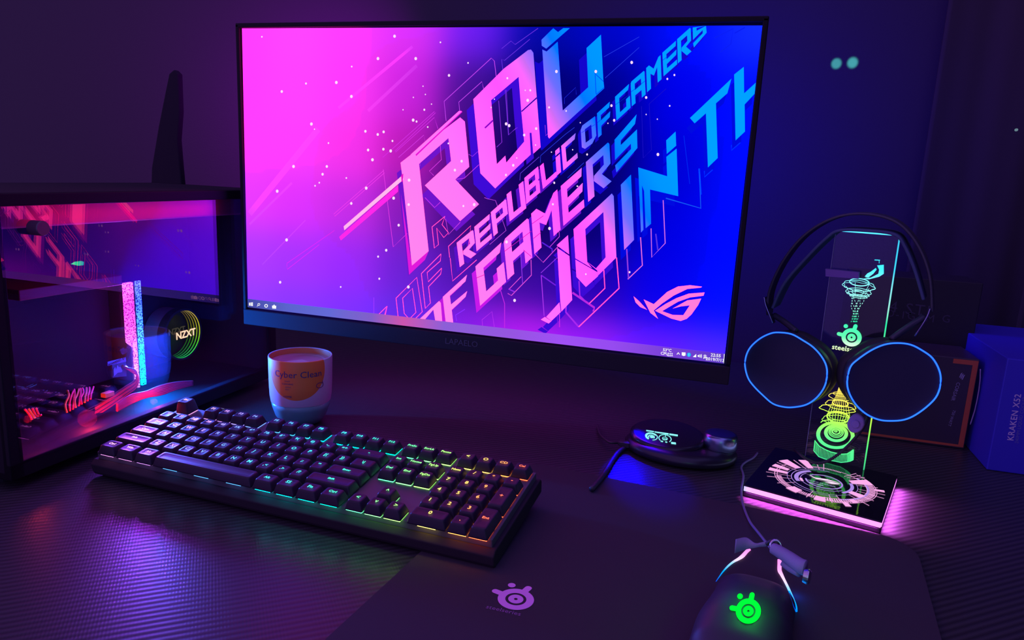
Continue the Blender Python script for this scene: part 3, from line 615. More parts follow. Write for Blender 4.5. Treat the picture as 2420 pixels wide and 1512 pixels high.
# backlight lamps under the caps (one per switch)
bm = bmesh.new(); cl2 = bm.loops.layers.float_color.new('col')
for x, y, w, h, c in leds:
    hw, hh = .0080, .0080; n0 = len(bm.faces)
    hw = .0081 if w < 1.2 else .0086
    c = tuple(q*(.30 if x < 3.6*U else (.55 if x < 9*U else 1)) for q in c)
    spots = [0] if w < 3 else [-2*U, 0, 2*U]
    for sx in spots:
        for sy in ([0] if h == 1 else [-U/2, U/2]):
            vs = [bm.verts.new((x+sx+a*hw, y+sy+b*hh, PLZ+.0004)) for a, b in ((-1, -1), (1, -1), (1, 1), (-1, 1))]
            f = bm.faces.new(vs)
            for l in f.loops: l[cl2] = (*c, 1)
obj('backlight', bm, em_attr('backlight_glow', strength=6), kplate)
# keyboard cable and small yellow tag
tg = at_z(470, 975, .045)
kt = obj('paper_tag', B(((-.0065, -.0007, 0), (.0065, .0007, .040))), pm('tag_paper', (.35, .42, .08), .5)); kt.location = (tg.x, KY+.052, .0); kt.rotation_euler = (math.radians(-4), 0, math.radians(-6))
tag(kt, 'small yellow-green card standing behind the keyboard beside the Esc key', 'tag')
# ================================================================== PC CASE
gn = Vector((math.cos(-.02107768)*math.cos(-.00560158), math.sin(-.02107768)*math.cos(-.00560158), math.sin(-.00560158)))
gd = -.33362027
gdir = Vector((-gn.y, gn.x, 0)).normalized()                # along the glass, away from the viewer
pc = thing('computer_case', 'small black computer case with a glass side, coloured lights glowing inside', 'computer', (-.43, -.12, 0), (0, 0, math.atan2(gn.y, gn.x)))
PI_ = Matrix.LocRotScale(pc.location, pc.rotation_euler, None).inverted()
gl_x = (PI_ @ (gn*gd+Vector((0, 0, 0)))).x                  # local x of glass plane (approximately)
P0g = gn*gd
def loc(v): return PI_ @ Vector(v)
GX = loc(on_plane(300, 750, P0g, gn)).x
a_ = loc(on_plane(5, 500, P0g, gn)); b_ = loc(on_plane(509, 465, P0g, gn)); c_ = loc(on_plane(60, 1010, P0g, gn)); d_ = loc(on_plane(480, 905, P0g, gn))
GY0 = loc(on_plane(8, 560, P0g, gn)).y; GY1 = .195; GZ1 = (a_.z+b_.z)/2; GZ0 = .030
CX0 = GX-.205; CY0 = GY0-.014; CY1 = GY1+.018; CZ1 = GZ1+.012
wl_ = .003
sh = B(((CX0, CY0, .012), (GX-.004, CY0+.006, CZ1)), ((CX0, CY1-.006, .012), (GX-.004, CY1, CZ1)), ((CX0, CY0, CZ1-.006), (GX-.004, CY1, CZ1)), ((CX0, CY0, .012), (GX-.004, CY1, .020)), ((CX0, CY0, .012), (CX0+.004, CY1, CZ1)),
       ((GX-.010, CY0, .012), (GX-.0003, GY0, CZ1)), ((GX-.010, GY1, .012), (GX-.0003, CY1, CZ1)), ((GX-.010, CY0, GZ1+.0005), (GX-.0003, CY1, CZ1)), ((GX-.010, CY0, .012), (GX-.0003, CY1, GZ0-.001)))
obj('case_shell', sh, pm('case_black', (.012, .010, .016), .75, spec=.2), pc, bevel=.001)
for fx in (CX0+.02, GX-.04):
    for fy in (CY0+.02, CY1-.05):
        bm = bmesh.new(); lathe(bm, [(.010, .0002), (.012, .012)], 20, (fx, fy, 0)); obj('rubber_foot', bm, M['rubber'], pc)
obj('glass_panel', B(((GX-.0026, GY0-.004, GZ0-.004), (GX, GY1+.004, GZ1+.0003))), M['glass'], pc)
q = loc(on_plane(88, 537, P0g, gn))
bm = bmesh.new(); AX = Vector((1, 0, 0)); AY = Vector((0, 1, 0)); AZ = Vector((0, 0, 1))
loft(bm, [circ(Vector((GX+.0002, q.y-.004, q.z)), .0072, AY, AZ, 28), circ(Vector((GX+.0125, q.y-.004, q.z)), .0072, AY, AZ, 28), circ(Vector((GX+.0135, q.y-.004, q.z)), .0066, AY, AZ, 28)])
obj('thumb_screw', bm, pm('thumbscrew', (.10, .05, .08), .35, spec=.6), pc)
# inside
MBX = loc((-.475, 0, .1)).x
obj('motherboard_tray', B(((MBX-.004, CY0+.02, .03), (MBX, CY1-.012, CZ1-.02))), M['board'], pc, bevel=.001)
def ipx(px, py, wx): return loc(at_x(px, py, wx))
# memory: two modules standing out from the board, glowing bars on their edges
barmats = [em_ramp('memory_glow_pink', (0, 0, 1), .02, .165, [(0, (.75, .25, 1)), (.35, (1, .14, 1)), (.6, (1, .06, .75)), (.8, (1, .04, .8)), (1, (1, .10, .8))], 1, (430, .22, 7)),
           em_ramp('memory_glow_blue', (0, 0, 1), .02, .165, [(0, (0, .65, .75)), (.3, (.0, .5, .9)), (.5, (.04, .25, 1)), (.8, (.04, .10, 1)), (1, (.08, .12, 1))], 1, (430, .15, 7))]
for k, (t_, b__, wx) in enumerate((((306, 668), (333, 916), -.437), ((322, 666), (341, 914), -.437))):
    T1 = ipx(*t_, wx); B1 = ipx(*b__, wx); yc = (T1.y+B1.y)/2; zc0 = max(B1.z, .022); zc1 = T1.z
    m_ = obj('memory_module', B(((MBX, yc-.0022, zc0), (T1.x-.006, yc+.0022, zc1))), M['plastic'], pc, bevel=.0008)
    if k == 0:
        bm = bmesh.new(); pr = [(yc-.0125, zc1), (yc+.0010, zc1), (yc+.0025, zc0), (yc-.0015, zc0), (yc-.0015, zc1-.088), (yc-.0125, zc1-.078)]
        loft(bm, [[Vector((x, y, z)) for y, z in pr] for x in (T1.x-.004, T1.x)]); o = obj('light_bar', bm, barmats[0], m_)
    else:
        o = obj('light_bar', B(((T1.x-.006, yc+.0015, zc0), (T1.x-.003, yc+.0085, zc1))), barmats[1], m_)
    o['label'] = ('pink' if k == 0 else 'blue')+' glittering light bar'
# cpu cooler pump: hollow drum with lit name; deeper rings and echoed name are mirror images drawn glowing
PC_ = ipx(434, 790, -.437); PR = .0375
pump = bpy.data.objects.new('cooler_pump', None); COL.objects.link(pump); pump.parent = pc; pump.location = PC_
bm = bmesh.new(); N_ = 64
prof = [(PR, -.012), (PR, 0), (PR-.0028, .0006), (PR-.0028, -.027), (.0005, -.027)]
loft(bm, [circ(Vector((x, 0, 0)), r, AY, AZ, N_) for r, x in prof], cap0=False, cap1=False)
obj('pump_body', bm, pm('pump_plastic', (.02, .05, .05), .25), pump, smooth=False)
bm = bmesh.new(); loft(bm, [circ(Vector((x, 0, 0)), r, AY, AZ, 48) for r, x in ((PR-.0012, -.036), (PR-.0012, -.0122), (PR-.002, -.0122))], cap0=False, cap1=False); obj('pump_skirt', bm, pm('skirt_metal', (.35, .45, .6), .35, metal=.6), pump, smooth=False)
rst = [(0, (0, 1, .22)), (.25, (.12, 1, .02)), (.5, (.75, .85, .02)), (.8, (1, .62, .03)), (1, (1, .85, .2))]
for i in range(5):
    bm = bmesh.new(); xx = -.0012-i*.0050; loft(bm, [circ(Vector((x, 0, 0)), PR-.0030, AY, AZ, N_) for x in (xx, xx-.0017)], cap0=False, cap1=False)
    # flip normals inward
    obj('light_ring', bm, em_ramp('pump_ring_%d' % i, (0, 0, 1), -PR, PR, [(p, tuple(c*(.62**i) for c in cc)) for p, cc in rst], 1.7), pump)
obj('pump_window', (lambda b: (loft(b, [circ(Vector((x, 0, 0)), PR-.003, AY, AZ, N_) for x in (-.0008, -.0004)]), b)[1])(bmesh.new()), glassmat('pump_window', (.8, .85, .85), .02, 1.45, .5), pump)
bm = bmesh.new(); add_text(bm, 'NZXT', .0145, frame(Vector((.0004, .004, -.0005)), Vector((0, 1, .0)), Vector((0, 0, 1))), spacing=.95, bold=.0004); obj('name_light', bm, em('name_glow', (1, .62, .36), 2.2), pump)
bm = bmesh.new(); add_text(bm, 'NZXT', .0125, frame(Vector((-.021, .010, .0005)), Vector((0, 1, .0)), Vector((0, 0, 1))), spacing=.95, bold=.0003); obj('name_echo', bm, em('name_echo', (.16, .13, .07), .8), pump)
# radiator at the top with red light put into its side colour, graphics card bar, added red strip
ra = ipx(5, 545, -.36); rb = ipx(500, 508, -.36)
obj('radiator', B(((GX-.075, CY0+.012, (ra.z+rb.z)/2), (GX-.022, CY1-.012, CZ1-.008))), pm('radiator_red_lit', (.30, .05, .10), .6), pc, bevel=.002)
gz0 = ipx(45, 712, -.40).z; gz1 = ipx(45, 690, -.40).z; gy0 = ipx(45, 700, -.40).y; gy1 = ipx(285, 665, -.40).y
obj('graphics_card', B(((MBX, gy0, gz0), (ipx(45, 700, -.40).x, gy1, gz1+.002))), pm('card_shroud', (.14, .008, .03), .5), pc, bevel=.001)
obj('light_strip', B(((GX-.060, CY0+.03, GZ1-.012), (GX-.056, CY1-.03, GZ1-.009))), em('red_strip_glow', (1, .02, .06), 3), pc)  # glowing strip added to redden the top of the case
# power cables
def cable(pts, r, m, name='power_cable', parent=pc, lab=None, n=8, k=7):
    bm = bmesh.new(); tube(bm, smooth_path(pts, k), r, n); o = obj(name, bm, m, parent, smooth=True)
    if lab: o['label'] = lab
    return o
red = pm('red_sleeve', (.55, .05, .09), .45, spec=.6); dk = pm('dark_sleeve', (.12, .04, .07), .5); yel = pm('yellow_sleeve', (.5, .4, .06), .5)
for i in range(8):
    e = (i-3.5)*3.2
    pts = [ipx(288+e*.3, 858+abs(e)*.2, -.395-i*.0008), ipx(303+e*.5, 872+e*.3, -.388), ipx(322+e*.3, 882+e*.6, -.385), ipx(322, 905+e*.8, -.39), ipx(295, 925+e*.9, -.395), ipx(262, 948+e, -.40), ipx(225, 972+e, -.41)]
    cable(pts, .0013, red if i % 3 else dk)
for i in range(6):
    e = (i-2.5)*3.0
    cable([ipx(276, 963+e, -.372), ipx(310, 943+e*1.2, -.37), ipx(345, 932+e*.8, -.37), ipx(380, 922+e*1.3, -.368), ipx(415, 912+e, -.368), ipx(455, 905+e*.5, -.37)], .0016, red)
for i in range(9):
    x_ = 158+i*7; cable([ipx(x_, 975-i*4, -.40), ipx(x_-4+random.random()*6, 955-i*3, -.405), ipx(x_+4, 935-i*1.5, -.41), ipx(x_+random.random()*10, 922-i, -.415)], .0012, red if i % 3 else yel)
for i in range(4):
    cable([ipx(58+i*9, 966-i, -.40), ipx(68+i*8, 978+i, -.398), ipx(76+i*7, 992-i*4, -.395)], .0012, red if i != 1 else yel)
obj('connector', B((ipx(244, 940, -.40)-Vector((.004, .0, .0)), ipx(263, 925, -.40)+Vector((.004, .001, .001)))), yel, pc, bevel=.0006)
# cable tag plate with raised emblem
pa, pb = at_x(254, 858, -.392), at_x(300, 887, -.392)
tp = Pl(at_x(277, 872, -.392), (0, 1, .12), (0, 0, 1)); tpL = Pl(loc(tp.P), loc(tp.P+tp.x)-loc(tp.P), loc(tp.P+tp.y)-loc(tp.P))
if tpL.n.x < 0: tpL.n = -tpL.n
def tpx(c, *p): return [tp.px(q) for q in c(*p)]
cc = crop(220, 820, 7.56)
bm = bmesh.new(); outl = tpx(cc, (340,255), (580,190), (600,520), (350,545))
loft(bm, [[tpL.w(p, h) for p in outl] for h in (-.002, 0)])
plate = obj('cable_plate', bm, pm('plate_blue', (.02, .10, .22), .4), pc)
bm = bmesh.new(); flat(bm, tpL, [tpx(cc, (250,262), (570,180), (585,255), (250,335))], .0008); obj('plate_band', bm, pm('plate_band', (.10, .16, .6), .4), plate)
bm = bmesh.new(); mid = tp.px(cc((415, 258))[0]); add_text(bm, 'POWERED BY', .0042, frame(tpL.w(mid, .0012), tpL.x, tpL.y), bold=.0001); obj('plate_text', bm, pm('plate_ink', (.01, .01, .04), .5), plate)
bm = bmesh.new(); flat(bm, tpL, [tpx(cc, (360,520), (355,400), (385,350), (400,400), (420,320), (455,360), (475,350), (512,420), (500,445), (430,455))], .0010); obj('plate_emblem', bm, pm('plate_emblem', (.12, .30, .75), .4), plate)
# green glint painted as a small glowing patch high in the case
bm = bmesh.new(); gp = Pl(at_x(200, 623, -.38), (0, 1, 0), (0, 0, 1)); gL = Pl(loc(gp.P), loc(gp.P+gp.x)-loc(gp.P), (0, 0, 1)); gc = crop(0, 440, 7.56)
flat(bm, gL, [[gp.px(p) for p in gc((1265,1390), (1330,1350), (1450,1335), (1500,1350), (1495,1410), (1400,1420))]], 0); obj('green_glint', bm, em_ramp('green_glint_glow', (0, 1, 0), loc(at_x(168, 623, -.38)).y, loc(at_x(200, 623, -.38)).y, [(0, (.1, 1, .4)), (.4, (0, .8, .2)), (1, (0, .35, .4))], 1.2), pc)
# lamps added inside the case to tint cables, radiator, plate and pump
def inl(n_, p, e, c, s=.01): l = light(n_, 'POINT', p, e, c, s); return l
inl('case_fill_red_low', at_x(215, 990, -.375), .25, (1, .03, .05)); inl('case_fill_red_mid', at_x(372, 950, -.350), .06, (1, .04, .10), .004)
light('case_fill_red_top', 'AREA', (-.343, -.14, .262), .04, (1, .01, .10), .012, .26, (-.40, -.14, .262), spread=170).rotation_euler = (0, math.radians(90), 0); inl('case_fill_front', at_x(75, 992, -.38), .05, (1, .05, .04), .004)
inl('case_fill_plate', at_x(300, 830, -.375), .02, (.10, .35, 1), .004); inl('case_fill_pump', at_x(362, 830, -.425), .05, (.0, .30, 1), .004)
mt, mb_ = at_x(306, 668, -.430), at_x(333, 916, -.430); mc_ = (mt+mb_)/2
light('memory_light_pink', 'AREA', mc_+Vector((.006, -.010, .03)), .70, (.42, .03, 1), .008, .09, mc_+Vector((.40, -.42, .0)), spread=125)
light('memory_light_blue', 'AREA', mc_+Vector((.006, .010, .0)), 2.4, (.0, .17, 1), .008, .12, mc_+Vector((.40, -.06, .0)), spread=125)
# dark fin solid built in the shape of a soft shadow on the wall
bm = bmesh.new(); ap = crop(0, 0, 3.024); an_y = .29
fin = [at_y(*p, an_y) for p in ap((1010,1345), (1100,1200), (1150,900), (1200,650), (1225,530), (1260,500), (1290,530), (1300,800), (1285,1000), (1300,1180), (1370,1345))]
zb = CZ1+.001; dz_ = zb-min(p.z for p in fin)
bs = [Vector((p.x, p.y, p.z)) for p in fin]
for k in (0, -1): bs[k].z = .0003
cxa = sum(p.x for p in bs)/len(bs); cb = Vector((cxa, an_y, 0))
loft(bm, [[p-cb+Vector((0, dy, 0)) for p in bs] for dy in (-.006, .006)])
an_o = obj('shadow_fin', bm, pm('shadow_fin_dark', (.026, .020, .030), .9, spec=.1), None, bevel=.002); an_o.location = cb
tag(an_o, 'black fin-shaped solid in place of a soft wall shadow, behind the glass-sided computer case', 'shadow_fin')
# ================================================================== GEL CUP
cup = thing('gel_cup', 'orange and white labelled cup of cleaning gel behind the keyboard', 'cup', (-.2045, -.040, 0)); cup.scale = (.90, .90, .86)
cpf = [(.0005, .0), (.020, .0003), (.029, .004), (.0355, .014), (.0395, .027), (.0410, .036)]
bm = bmesh.new(); lathe(bm, cpf, 56); 
m, N, K = newmat('gel_green'); b = N['Principled BSDF']; b.inputs['Base Color'].default_value = (.16, .55, .38, 1); b.inputs['Roughness'].default_value = .25; b.inputs['Subsurface Weight'].default_value = .3; b.inputs['Subsurface Radius'].default_value = (.01, .02, .01)
tn = N.new('ShaderNodeTexNoise'); tn.inputs['Scale'].default_value = 30; rp = N.new('ShaderNodeValToRGB'); tcn = N.new('ShaderNodeTexCoord'); K.new(tcn.outputs['Object'], tn.inputs['Vector']); K.new(tn.outputs['Fac'], rp.inputs[0]); rp.color_ramp.elements[0].color = (.1, .5, .25, 1); rp.color_ramp.elements[1].color = (.25, .5, .6, 1); K.new(rp.outputs[0], b.inputs['Base Color'])
obj('cup_bottom', bm, m, cup, smooth=True)
# label wall: white paper with an orange disc on the side facing the viewer
def cyl(bm, pr, n=96, mi=0):
    lathe(bm, pr, n, mi=mi)
m, N, K = newmat('cup_label'); b = N['Principled BSDF']; b.inputs['Roughness'].default_value = .45
tc = N.new('ShaderNodeTexCoord'); sx = N.new('ShaderNodeSeparateXYZ'); K.new(tc.outputs['Object'], sx.inputs[0])
at = N.new('ShaderNodeMath'); at.operation = 'ARCTAN2'; K.new(sx.outputs['X'], at.inputs[0]); ng = N.new('ShaderNodeMath'); ng.operation = 'MULTIPLY'; ng.inputs[1].default_value = -1; K.new(sx.outputs['Y'], ng.inputs[0]); K.new(ng.outputs[0], at.inputs[1])
aw = N.new('ShaderNodeMath'); aw.operation = 'MULTIPLY_ADD'; aw.inputs[1].default_value = .044; aw.inputs[2].default_value = -.000; K.new(at.outputs[0], aw.inputs[0])
cv = N.new('ShaderNodeCombineXYZ'); K.new(aw.outputs[0], cv.inputs[0]); K.new(sx.outputs['Z'], cv.inputs[1])
dm = N.new('ShaderNodeVectorMath'); dm.operation = 'DISTANCE'; dm.inputs[1].default_value = (.019, .090, 0); K.new(cv.outputs[0], dm.inputs[0])
lt = N.new('ShaderNodeMath'); lt.operation = 'LESS_THAN'; lt.inputs[1].default_value = .043; K.new(dm.outputs['Value'], lt.inputs[0])
mx = N.new('ShaderNodeMix'); mx.data_type = 'RGBA'; K.new(lt.outputs[0], mx.inputs['Factor']); mx.inputs['A'].default_value = (.62, .60, .66, 1); mx.inputs['B'].default_value = (.80, .26, .05, 1)
K.new(mx.outputs['Result'], b.inputs['Base Color'])
bm = bmesh.new(); zt_ = .104
loft(bm, [circ(Vector((0, 0, z)), r, AX, AY, 96) for r, z in ((.0412, .036), (.0425, .045), (.0432, .060), (.0436, .085), (.0437, zt_-.001), (.0433, zt_), (.0424, zt_), (.0420, zt_-.001), (.0415, .086))], cap0=False, cap1=False)
for f in bm.faces:
    if f.calc_center_median().xy.length < .0425 and f.calc_center_median().z > .08 and f.calc_center_median().xy.length < .04195: f.material_index = 1
wall_ = obj('cup_wall', bm, [m, pm('cup_inside', (.75, .25, .08), .5)], cup, smooth=True)
bm = bmesh.new(); lathe(bm, [(.0413, .094), (.0413, .0952), (.034, .0952), (.033, .0945), (.0005, .0945)], 64); obj('inner_lid', bm, pm('inner_lid', (.55, .30, .28), .4), cup, smooth=False)
bm = bmesh.new(); flat(bm, Pl((0, 0, .0956), (1, 0, 0), (0, 1, 0)), [[(-.018, -.02), (.0, -.03), (.022, -.024), (.02, -.004), (.0, .004)]], 0); obj('lid_sticker', bm, pm('lid_sticker', (.7, .5, .4), .4), cup)
def wrap(bm, R_, ang0, z0):
    for v in bm.verts:
        a = ang0+v.co.x/R_; v.co = Vector((math.sin(a)*(R_+.0002), -math.cos(a)*(R_+.0002), z0+v.co.y))
view_a = math.atan2(.301+.2045, .815-.040)
ink = pm('label_ink', (.02, .03, .20), .5)
for body, s, da, z in (('Cyber Clean', .0135, -.10, .0850), ('TWIST', .0028, -.42, .0755), ('CLEANING', .0034, -.42, .0715), ('SIMPLE', .0026, -.40, .067), ('EASY', .0026, -.42, .0635), ('HOME', .0042, -.42, .0525)):
    t = text_bm(body, s, 1.0); wrap(t, .0436 if z > .06 else .0432, view_a+da, z); obj('label_text', t, ink, wall_)
bm = bmesh.new(); ribbon(bm, Pl((0, 0, 0), (1, 0, 0), (0, 1, 0)), [(.0058*math.cos(a), .0038*math.sin(a)) for a in [k*math.pi/9+.7 for k in range(17)]]+[(.004, .006)], .0011, 0); wrap(bm, .0436, view_a+.62, .067); obj('label_mark', bm, pm('label_mark', (.18, .05, .15), .5), wall_)
# ================================================================== HEADPHONE STAND
bA, bB, bC = at_z(1757, 1145, .013), at_z(2085, 1233, .013), at_z(2122, 1125, .013)
bx = (bB-bA).normalized(); bx.z = 0; bx.normalize(); by = Vector((-bx.y, bx.x, 0)); BW = (bB-bA).length; BD = (bC-bB).length
bc = bA+bx*BW/2+by*BD/2; bc.z = 0; byaw = math.atan2(bx.y, bx.x)
st = thing('headphone_stand', 'acrylic headphone stand with a lit square base and glowing engraved upright', 'headphone stand', bc, (0, 0, byaw))
SI = Matrix.LocRotScale(st.location, st.rotation_euler, None).inverted()
hw, hd = BW/2, BD/2
obj('base', B(((-hw, -hd, .0002), (hw, hd, .0060))), M['plastic_soft'], st, bevel=.0012)
pg = em_ramp('strip_glow', (1, 0, 0), -hw, hw, [(0, (.42, .45, 1.0)), (.08, (1.0, .35, .95)), (.3, (1.3, .33, 1.15)), (1, (1.3, .30, 1.2))], 1.5)
obj('edge_light', B(((-hw+.0008, -hd+.0002, .0062), (hw-.0008, -hd+.0026, .0112)), ((hw-.0026, -hd+.0026, .0062), (hw-.0002, hd-.0008, .0112)), ((-hw+.0002, -hd+.0026, .0062), (-hw+.0022, hd-.001, .0112))), pg, st, bevel=.0003)
obj('base_top', B(((-hw, -hd, .0114), (hw, hd, .0132))), M['gloss'], st, bevel=.0006)
# engraved dial on the base
bp_ = Pl((0, 0, .0133), (1, 0, 0), (0, 1, 0))
lil = (.42, .25, .80); pnk = (1.0, .42, .86)
dialm = em_attr('dial_glow'); bm = bmesh.new(); clD = bm.loops.layers.float_color.new('col')
def pd(fs, c):
    for f in fs:
        for l in f.loops: l[clD] = (*c, 1)
def arc(r0, r1, a0, a1, c, h=.0001, cx=.002, cy=-.004):
    n = max(4, int(abs(a1-a0)/4)); A = [math.radians(a0+(a1-a0)*i/n) for i in range(n+1)]
    lp_ = [(cx+r1*math.cos(a), cy+r1*math.sin(a)) for a in A]+[(cx+r0*math.cos(a), cy+r0*math.sin(a)) for a in reversed(A)]
    pd(flat(bm, bp_, [lp_], h), c)
arc(.0175, .0192, -170, 150, lil); arc(.0235, .0243, 150, 330, lil); arc(.026, .0305, 130, 215, lil); arc(.0265, .0300, -40, 30, lil); arc(.0222, .0252, 195, 215, pnk, .0002)
arc(.033, .0338, 90, 260, lil); arc(.0335, .034, -100, 40, lil); arc(.0375, .038, 100, 300, lil); arc(.0425, .0432, -80, 75, pnk); arc(.0480, .0486, 160, 330, pnk); arc(.0505, .0512, 150, 300, pnk); arc(.052, .0526, -70, 60, pnk)
for i in range(46): a = -88+i*2.9; arc(.0435, .0510, a, a+1.5, pnk)
arc(.0430, .0450, -60, 50, lil, .0002)
for i in range(30): a = 198+i*2.4; arc(.0440, .0495, a, a+1.1, pnk)
for i in range(22): a = 75+i*2.2; arc(.0400, .0430, a, a+1.1, pnk)
for a0, a1, r0, r1 in ((118, 128, .036, .060), (140, 152, .038, .062), (163, 172, .040, .058), (178, 187, .038, .058), (236, 250, .042, .054), (28, 44, .030, .052), (-28, -14, .030, .044), (-48, -40, .044, .052), (270, 282, .044, .056), (12, 17, .050, .060), (-60, -54, .05, .060)):
    arc(r0, r1, a0, a1, pnk, .0003)
for a in (100, 108, 133, 157, 193, 205, 222, 262, 288, 300, -5, 5, 22, 50, 56, 62, -35, -20): arc(.034, .060 if a % 2 else .055, a, a+.8, pnk, .0002)
# eye mark in the middle
eye = [[(-.016, .006), (-.008, .002), (.004, .006), (.018, .004), (.006, .0025), (-.006, -.0015), (-.010, .0008)], [(-.004, -.003), (.006, .001), (.018, .002), (.016, -.001), (.010, -.0045), (.003, -.0045), (.009, -.001), (.001, -.0015)], [(-.020, .0085), (-.012, .0035), (-.014, .0045)]]
for e in eye: pd(flat(bm, bp_, [[(x+.000, y-.001) for x, y in e]], .0004), (1, .8, 1))
pd(add_text(bm, 'REPUBLIC OF GAMERS', .0030, frame(Vector((.0, -.0115, .0137)), (1, 0, 0), (0, 1, 0))), (.5, .5, .9))
for i in range(12): pd(flat(bm, bp_, [[(-.010+i*.0012, -.0175), (-.0094+i*.0012, -.0175), (-.0100+i*.0012, -.0155), (-.0106+i*.0012, -.0155)]], .0002), (.6, .6, 1))
obj('engraved_dial', bm, dialm, st)
# upright sheet
pL, pR = at_z(1903, 1078, .0132), at_z(2040, 1110, .0132); ux = (pR-pL); PW = ux.length; ux.normalize()
pm_ = (pL+pR)/2; up = Pl(pm_, ux, (0, 0, 1))
if up.n.y > 0: up.n = -up.n
tz = on_plane(2052, 552, up.P, up.n).z; PH = tz-.0132
upL = Pl(SI @ up.P, (SI @ (up.P+up.x))-(SI @ up.P), (0, 0, 1)); 
if (SI.to_3x3() @ up.n).dot(upL.n) < 0: upL.n = -upL.n
def sheetbox(a0, a1, b0, b1, h0, h1):
    bm = bmesh.new(); loft(bm, [[upL.w(p, h) for p in ((a0, b0), (a1, b0), (a1, b1), (a0, b1))] for h in (h0, h1)]); bmesh.ops.recalc_face_normals(bm, faces=bm.faces); return bm
sheet = obj('upright_panel', sheetbox(-PW/2, PW/2, 0.0001, PH, -.004, 0), M['acrylic'], st)
ZG = [(0, (.05, .6, .25)), (.10, (.10, 1, .25)), (.17, (.30, 1, .10)), (.23, (.62, 1, .08)), (.27, (1, .82, .10)), (.36, (1, .70, .12)), (.46, (1, .85, .25)), (.53, (.55, .95, .6)), (.56, (.1, .9, .35)), (.64, (.02, .85, .40)), (.70, (.35, .9, .75)), (.78, (.25, .85, .9)), (.86, (.05, .72, 1)), (1, (.05, .6, .95))]
def zr(name, s): return em_ramp(name, (0, 0, 1), .0132, .0132+PH, ZG, s)
o = obj('lit_edge', (lambda b: (loft(b, [[upL.w(p, h) for p in ((PW/2-.0002, 0), (PW/2+.0010, 0), (PW/2+.0010, PH), (PW/2-.0002, PH))] for h in (-.004, 0)]), b)[1])(bmesh.new()), zr('edge_glow_side', 1.0), sheet)
o = obj('lit_edge', (lambda b: (loft(b, [[upL.w(p, h) for p in ((-PW/2, PH), (PW/2, PH), (PW/2, PH+.0012), (-PW/2, PH+.0012))] for h in (-.004, 0)]), b)[1])(bmesh.new()), em('edge_glow_top', (.06, .55, .9), 2.2), sheet)
o = obj('panel_edge', (lambda b: (loft(b, [[upL.w(p, h) for p in ((-PW/2-.0005, 0), (-PW/2, 0), (-PW/2, PH), (-PW/2-.0005, PH))] for h in (-.004, 0)]), b)[1])(bmesh.new()), pm('panel_edge', (.3, .28, .5), .3), sheet)
bm = bmesh.new()
def sl(pts, w=.0006, h=.0003, closed=False):
    ribbon(bm, upL, [up.px(p) for p in pts], w, h, closed)
def ell(cx, cy, rx, ry, tilt=6, w=.0006, n=40, wob=0, ph=0, a0=0, a1=360):
    t = math.radians(tilt); pts = []
    full = a1-a0 >= 360
    for i in range(n if full else n+1):
        a = math.radians(a0+(a1-a0)*i/n); r = 1+wob*math.sin(7*a+ph)
        x = rx*r*math.cos(a); y = ry*r*math.sin(a); pts.append((cx+x*math.cos(t)-y*math.sin(t), cy+x*math.sin(t)+y*math.cos(t)))
    sl(pts, w, closed=full)
# upper funnel
ell(2031, 666.7, 23, 8.5, 5, .0011); ell(2030, 675, 38.5, 12, 7, .0006, wob=.05); ell(2030, 677, 36, 10, 7, .0004, wob=.08, ph=2); ell(2029, 689.5, 30, 9, 6, .0006, wob=.04); ell(2027.5, 690, 14, 6, 5, .0006); ell(2028, 695, 26, 5.5, 8, .0006, wob=.07); ell(2029, 700, 20, 4, 8, .0005, wob=.1)
for k in range(7):
    pts = []
    for i in range(22):
        t = i/21; y = 697+t*64; sp_ = (15*(1-t)**2.2+4.5)*(k-3)/3; pts.append((2027-8*t+sp_+3.2*math.sin(t*11+k*1.9), y))
    for a in range(0, 21, 2): sl(pts[a:a+2], .0005)
for k in range(10): a = k*.63; sl([(2030+30*math.cos(a), 676+9*math.sin(a)), (2028+20*math.cos(a), 694+5*math.sin(a))][0:2] if k % 2 else [(2046+k*2, 668+k), (2047+k*2, 670+k)], .0004)
# funnel below the logo
for k in range(4): sl([(2016-k*.8-7*t/5+3*math.sin(t+k*1.6), 832+t*8) for t in range(6)], .0006)
# lower vortex
for k in range(9):
    u0 = (k-4)/4; sl([(1987+u0*3, 912), (1986+u0*10, 935), (1984+u0*20, 958), (1981+u0*27, 982), (1978+u0*18, 1004), (1976+u0*10, 1018)], .0005)
ell(1985.5, 938, 27, 8, 10, .0007, wob=.03); ell(1987, 931, 18, 5, 8, .0005); ell(1986, 952.5, 18.5, 7.5, 8, .0012); ell(1987, 957, 36, 10.5, 10, .0007, wob=.04); ell(1979, 966, 42, 9, 6, .0008, wob=.05); ell(1981, 985.5, 26.5, 13, 8, .0016); ell(1981, 984, 22, 8, 8, .0005); ell(1978.5, 992, 35, 11, 5, .0007, wob=.05); ell(1977, 1001, 37, 9, 4, .0009, a0=180, a1=360)
